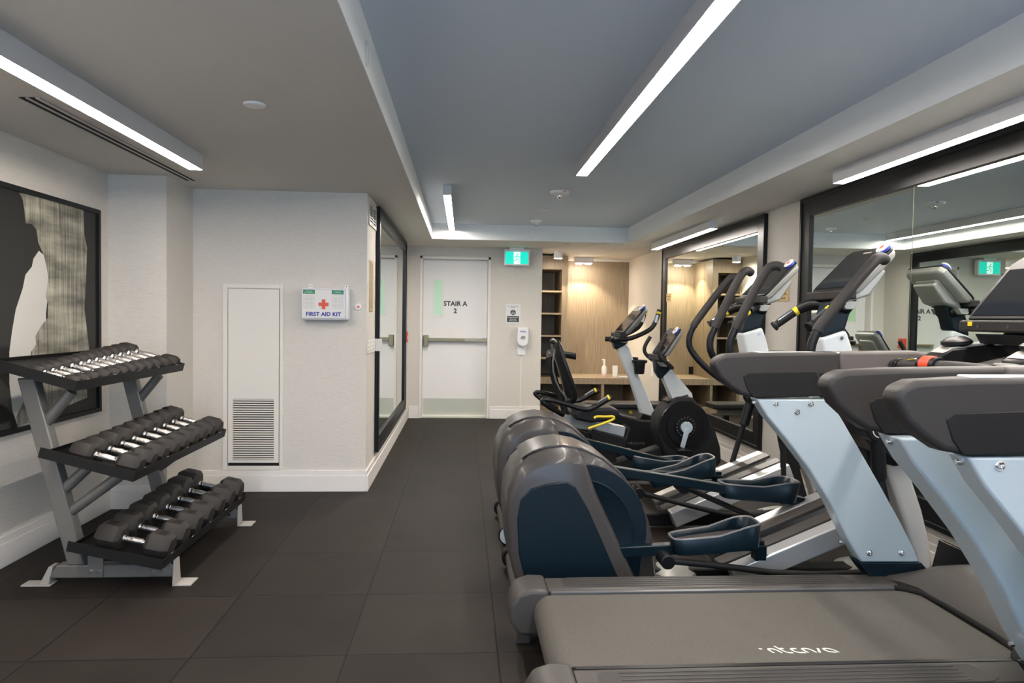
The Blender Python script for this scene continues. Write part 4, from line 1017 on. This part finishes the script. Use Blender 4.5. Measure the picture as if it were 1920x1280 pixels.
# ------------------------------------------------------------------ recumbent bike
yc = 5.6
r = root('recumbent_bike', (1.3, yc, 0), 'recumbent exercise bike with a mesh seat back and yellow seat lever', 'exercise bike')
sh = [(1.739,0.737),(1.862,0.746),(1.976,0.613),(2.059,0.483),(2.111,0.331),(2.123,0.208),(2.054,0.134),(1.811,0.134),(1.708,0.178),(1.622,0.308),(1.583,0.451),(1.590,0.568),(1.645,0.654)]
box('base_beam', 'blkm', (.45, 2.15, yc-.05, yc+.05, .04, .12), r, bev=.01)
MB().xz(sh, yc-.13, yc+.13).build('drive_shroud', 'blkm', r, bev=.03, seg=4)
(hx, hz), = [(1.803,0.503)]
cdk = MB().lathe([(.0, -.160), (.085, -.160), (.09, -.145), (.15, -.145), (.155, -.135), (.205, -.135), (.21, -.12), (.0, -.12)], (hx, yc, hz), 'y', 48).build('crank_disc', 'blk', r)
mb = MB()
for k in range(18): a = 2*PI*k/18; mb.cyl((hx+.075*math.cos(a), yc-.1605, hz+.075*math.sin(a)), (hx+.075*math.cos(a), yc-.162, hz+.075*math.sin(a)), .004, n=8)
mb.build('dial_marks', 'logodim', cdk)
ck = MB().cyl((hx, yc-.16, hz), (hx, yc-.195, hz), .047).build('crank_hub', 'silver', r, bev=.004)
mb = MB(); mb.loft([[(hx-.018, y, hz), (hx+.022, y, hz-.01), (hx-.02, y, hz-.165), (hx-.055, y, hz-.155)] for y in (yc-.205, yc-.185)]); mb.build('crank_arm', 'silver', r, bev=.006)
box('foot_platform', 'blk', (hx-.10, hx+.02, yc-.29, yc-.205, hz-.19, hz-.16), r, bev=.008)
mb = MB(); mb.loft([[(hx-.022, y, hz), (hx+.018, y, hz), (hx+.05, y, hz+.155), (hx+.02, y, hz+.16)] for y in (yc+.185, yc+.205)]); mb.build('crank_arm', 'silver', r, bev=.006)
box('foot_platform', 'blk', (hx-.02, hx+.10, yc+.205, yc+.29, hz+.14, hz+.17), r, bev=.008)
MB().xz([(1.638,0.900),(1.703,0.971),(1.887,0.762),(1.896,0.722),(1.727,0.699)], yc-.055, yc+.055).build('neck', 'neck', r, bev=.012, seg=3)
MB().xz([(1.571,1.051),(1.632,1.087),(1.704,1.001),(1.715,0.949),(1.623,0.878),(1.582,0.939)], yc-.05, yc+.05).build('neck_collar', 'teal', r, bev=.01, seg=3)
MB().xz([(1.66, .70), (1.85, .76), (1.80, .68)], yc-.09, yc+.09).build('neck_base', 'blk', r, bev=.01)
console(r, (1.600, 1.085), (1.745, 1.300), yc, .34, th=.045)
for s in (-1, 1):
    pts = [(1.66, yc+s*.04, 1.0), (1.70, yc+s*.14, .97), (1.62, yc+s*.22, 1.02), (1.55, yc+s*.22, 1.08), (1.55, yc+s*.22, 1.14), (1.60, yc+s*.22, 1.22)]
    MB().tube(pts, .0165, 12, sm=2).build('handlebar', 'grip', r)
# seat rail, seat and side handles
rl = [(1.091,0.540),(1.342,0.481),(1.326,0.398),(1.084,0.458)]
MB().xz(rl, yc-.05, yc+.05).build('seat_rail', 'alu', r, bev=.008)
MB().xz([(0.742,0.599),(1.100,0.540),(1.084,0.449),(0.766,0.491)], yc-.045, yc+.045).build('rail_rear', 'conback', r, bev=.006)
MB().xz([(1.057,0.467),(1.326,0.398),(1.354,0.494),(1.373,0.468),(1.323,0.311),(1.042,0.380)], yc-.10, yc+.10).build('rail_cradle', 'blkm', r, bev=.008)
MB().xz([(.62, .04), (1.30, .04), (1.24, .36), (.80, .50), (.70, .46)], yc-.05, yc+.05).build('rear_frame', 'blkm', r, bev=.01)
MB().xz([(1.2, .08), (1.70, .08), (1.70, .35), (1.2, .18)], yc-.07, yc+.07).build('step_through_beam', 'blkm', r, bev=.01)
cu = [(0.879,0.617),(0.953,0.652),(1.175,0.663),(1.242,0.645),(1.256,0.601),(1.199,0.557),(1.022,0.538),(0.889,0.564)]
MB().xz(cu, yc-.20, yc+.20).build('seat_cushion', 'bench', r, bev=.022, seg=4)
sb_ = [(0.729,1.132),(0.746,1.150),(0.782,1.133),(0.855,0.959),(0.929,0.775),(0.930,0.718),(0.904,0.665),(0.861,0.634),(0.834,0.652),(0.814,0.805),(0.767,0.958)]
bk = MB(); cx_ = sum(p[0] for p in sb_)/len(sb_); cz_ = sum(p[1] for p in sb_)/len(sb_)
fr_ = [(.722, .0, 1.175), (.745, .08, 1.185), (.76, .16, 1.16), (.80, .19, 1.02), (.86, .19, .86), (.90, .18, .76), (.88, .15, .70), (.86, 0, .68)]
loop = [(x, yc-y, z) for x, y, z in fr_] + [(x, yc+y, z) for x, y, z in fr_[::-1][1:]]
MB().tube(loop, .020, 12, sm=2).build('backrest_frame', 'blk', r)
mb = MB(); n = 12
G = []
for i in range(n+1):
    u = i/n; x = .742+.135*u; z = 1.16-.44*u; hw = .135+.045*math.sin(PI*min(1, u*.9)); x -= .0
    G.append([(x+.03*(1-abs(q)**2)*-1, yc+q*hw, z) for q in [-1, -.6, -.2, .2, .6, 1]])
mb.loft([[*row, *[(p[0]+.012, p[1], p[2]) for p in row[::-1]]] for row in G]); mb.build('backrest_mesh', 'bench', r)
mb = MB()
for q in (-.10, 0, .10): mb.tube([(.735, yc+q, 1.12), (.715, yc+q, .98), (.76, yc+q, .82), (.84, yc+q, .72)], .007, 8, sm=1)
mb.build('backrest_struts', 'rack', r)
MB().tube([(.70, yc, 1.05), (.76, yc, .82), (.84, yc, .62), (.86, yc, .50)], .028, 12, sm=1).build('backrest_post', 'blkm', r)
for s in (-1, 1):
    y = yc+s*.27
    pts = [(.80, yc+s*.18, .60), (.66, y, .68), (.60, y, .735), (.72, y, .725), (.95, y, .65), (1.02, y, .665), (1.13, y, .735), (1.17, y, .75)]
    h = MB().tube(pts, [.02, .02, .018, .018, .020, .022, .022, .020], 12, sm=2).build('side_handle', 'blk', r)
    MB().tube([(1.135, y, .745), (1.15, y, .752)], .0245, 12).build('yellow_band', 'yellow', h)
    MB().tube([(1.05, y, .70), (1.125, y, .752)], .012, 8).build('pulse_plate', 'chrome', h)
lv = [(x, 5.26, z) for x, z in [(0.974,0.518),(1.036,0.539),(1.119,0.568),(1.177,0.593),(1.172,0.614),(1.109,0.610),(1.034,0.613),(1.018,0.597)]]
MB().tube(lv, .0095, 10, sm=1).build('seat_lever', 'yellow', r)
MB().tube([(.55, yc-.26, .045), (.55, yc+.26, .045)], .04, 16).build('rear_stabilizer', 'blk', r)
MB().tube([(2.1, yc-.28, .045), (2.1, yc+.28, .045)], .04, 16).build('front_stabilizer', 'blk', r)

# ------------------------------------------------------------------ upright bike
yc = 6.5
r = root('upright_bike', (1.4, yc, 0), 'upright exercise bike with a long silver neck and black bottle holder', 'exercise bike')
sh = [(1.420,0.513),(1.497,0.463),(1.677,0.419),(1.805,0.414),(1.842,0.379),(1.888,0.150),(1.870,0.038),(1.277,0.038),(1.072,0.149),(1.043,0.350),(1.218,0.427),(1.344,0.503)]
s_ = MB().xz(sh, yc-.11, yc+.11).build('drive_shroud', 'blkm', r, bev=.02, seg=3)
(lx, lz), = [(1.636,0.189)]
logo(facing_cam((lx, yc-.1105, lz)), .17, 'logodim', s_)
MB().xz([(1.461,1.093),(1.548,1.135),(1.574,1.104),(1.641,0.901),(1.760,0.646),(1.848,0.451),(1.849,0.410),(1.724,0.409),(1.679,0.543),(1.591,0.798),(1.504,0.991)], yc-.055, yc+.055).build('neck', 'neck', r, bev=.014, seg=3)
MB().xz([(1.702,0.481),(1.859,0.441),(1.892,0.338),(1.673,0.378)], yc-.075, yc+.075).build('neck_base', 'blk', r, bev=.01)
MB().xz([(1.402,1.194),(1.479,1.215),(1.541,1.196),(1.543,1.130),(1.446,1.077),(1.424,1.128)], yc-.06, yc+.06).build('neck_collar', 'teal', r, bev=.01, seg=3)
console(r, (1.480, 1.245), (1.690, 1.495), yc, .40, th=.05)
for s in (-1, 1):
    pts = [(1.47, yc+s*.03, 1.165), (1.40, yc+s*.16, 1.18), (1.52, yc+s*.24, 1.18), (1.70, yc+s*.24, 1.26), (1.76, yc+s*.24, 1.32), (1.80, yc+s*.24, 1.46)]
    h = MB().tube(pts, .021, 12, sm=2).build('handlebar', 'blk', r)
    MB().tube([(1.791, yc+s*.24, 1.42), (1.797, yc+s*.24, 1.44)], .0235, 12).build('yellow_band', 'yellow', h)
    MB().tube([(1.764, yc+s*.24-.006, 1.34), (1.780, yc+s*.24-.006, 1.41)], .018, 10).build('pulse_plate', 'chrome', h)
    hx_ = MB().tube([(1.45, yc+s*.06, 1.17), (1.375, yc+s*.10, 1.175)], [.022, .024], 12).build('inner_grip', 'blkm', r)
mb = MB(); mb.lathe([(.0, .855), (.045, .855), (.055, .96), (.072, .96), (.072, .985), (.058, .985), (.047, .865), (.0, .865)], (1.66, yc-.10, 0)); mb.build('bottle_holder', 'blk', r)
mb = MB(); mb.lathe([(.0, .91), (.04, .91), (.05, .98), (.058, .98), (.058, 1.0), (.045, 1.0), (.036, .92), (.0, .92)], (1.64, yc+.10, 0)); mb.build('phone_holder', 'blk', r)
sd_ = [(.80, 1.06, .10), (.84, 1.075, .115), (.92, 1.065, .09), (1.02, 1.05, .035), (1.07, 1.04, .022)]
mb = MB(); mb.loft([[(x, yc+w_*math.cos(a), z-.03+.03*math.sin(a)*(1 if math.sin(a) > 0 else 1.2)) for a in [2*PI*k/16 for k in range(16)]] for x, z, w_ in sd_]); mb.build('saddle', 'bench', r)
MB().tube([(.93, yc, 1.03), (1.03, yc, .62)], .028, 14).build('seat_post', 'alu', r)
MB().xz([(.98, .66), (1.07, .66), (1.20, .30), (1.12, .10), (1.0, .10)], yc-.06, yc+.06).build('seat_tube', 'blkm', r, bev=.01)
MB().xz([(.75, .04), (1.95, .04), (1.95, .12), (.75, .12)], yc-.05, yc+.05).build('base_beam', 'blkm', r, bev=.01)
for x in (.75, 1.95): MB().tube([(x, yc-.26, .045), (x, yc+.26, .045)], .04, 16).build('stabilizer', 'blk', r)
for s, a in ((-1, -1.9), (1, 1.24)):
    x0_, z0_ = 1.36, .36; x1_, z1_ = x0_+.17*math.cos(a), z0_+.17*math.sin(a)
    MB().tube([(x0_, yc+s*.12, z0_), (x0_, yc+s*.16, z0_), (x1_, yc+s*.17, z1_)], .018, 10).build('crank_arm', 'silver', r)
    box('foot_platform', 'blk', (x1_-.05, x1_+.05, yc+s*.22-.045, yc+s*.22+.045, z1_-.012, z1_+.012), r, bev=.005)

# black set-top device leaning by the wall
dv = root('black_media_box', (2.44, 3.19, 0), 'small glossy black box with blue indicator lights behind the treadmill', 'device')
box('device_foot', 'blkm', (2.40, 2.50, 3.05, 3.32, 0, .06), dv, bev=.004)
MB().xz([(2.395, .055), (2.425, .055), (2.475, .255), (2.445, .262)], 3.03, 3.345).build('device_case', 'blk', dv, bev=.006)
mb = MB()
for i in range(3): mb.cyl((2.408-.001, 3.08, .115+i*.016), (2.404-.001, 3.08, .116+i*.016), .0035, n=8)
mb.build('indicator_lights', 'ledblue', dv)
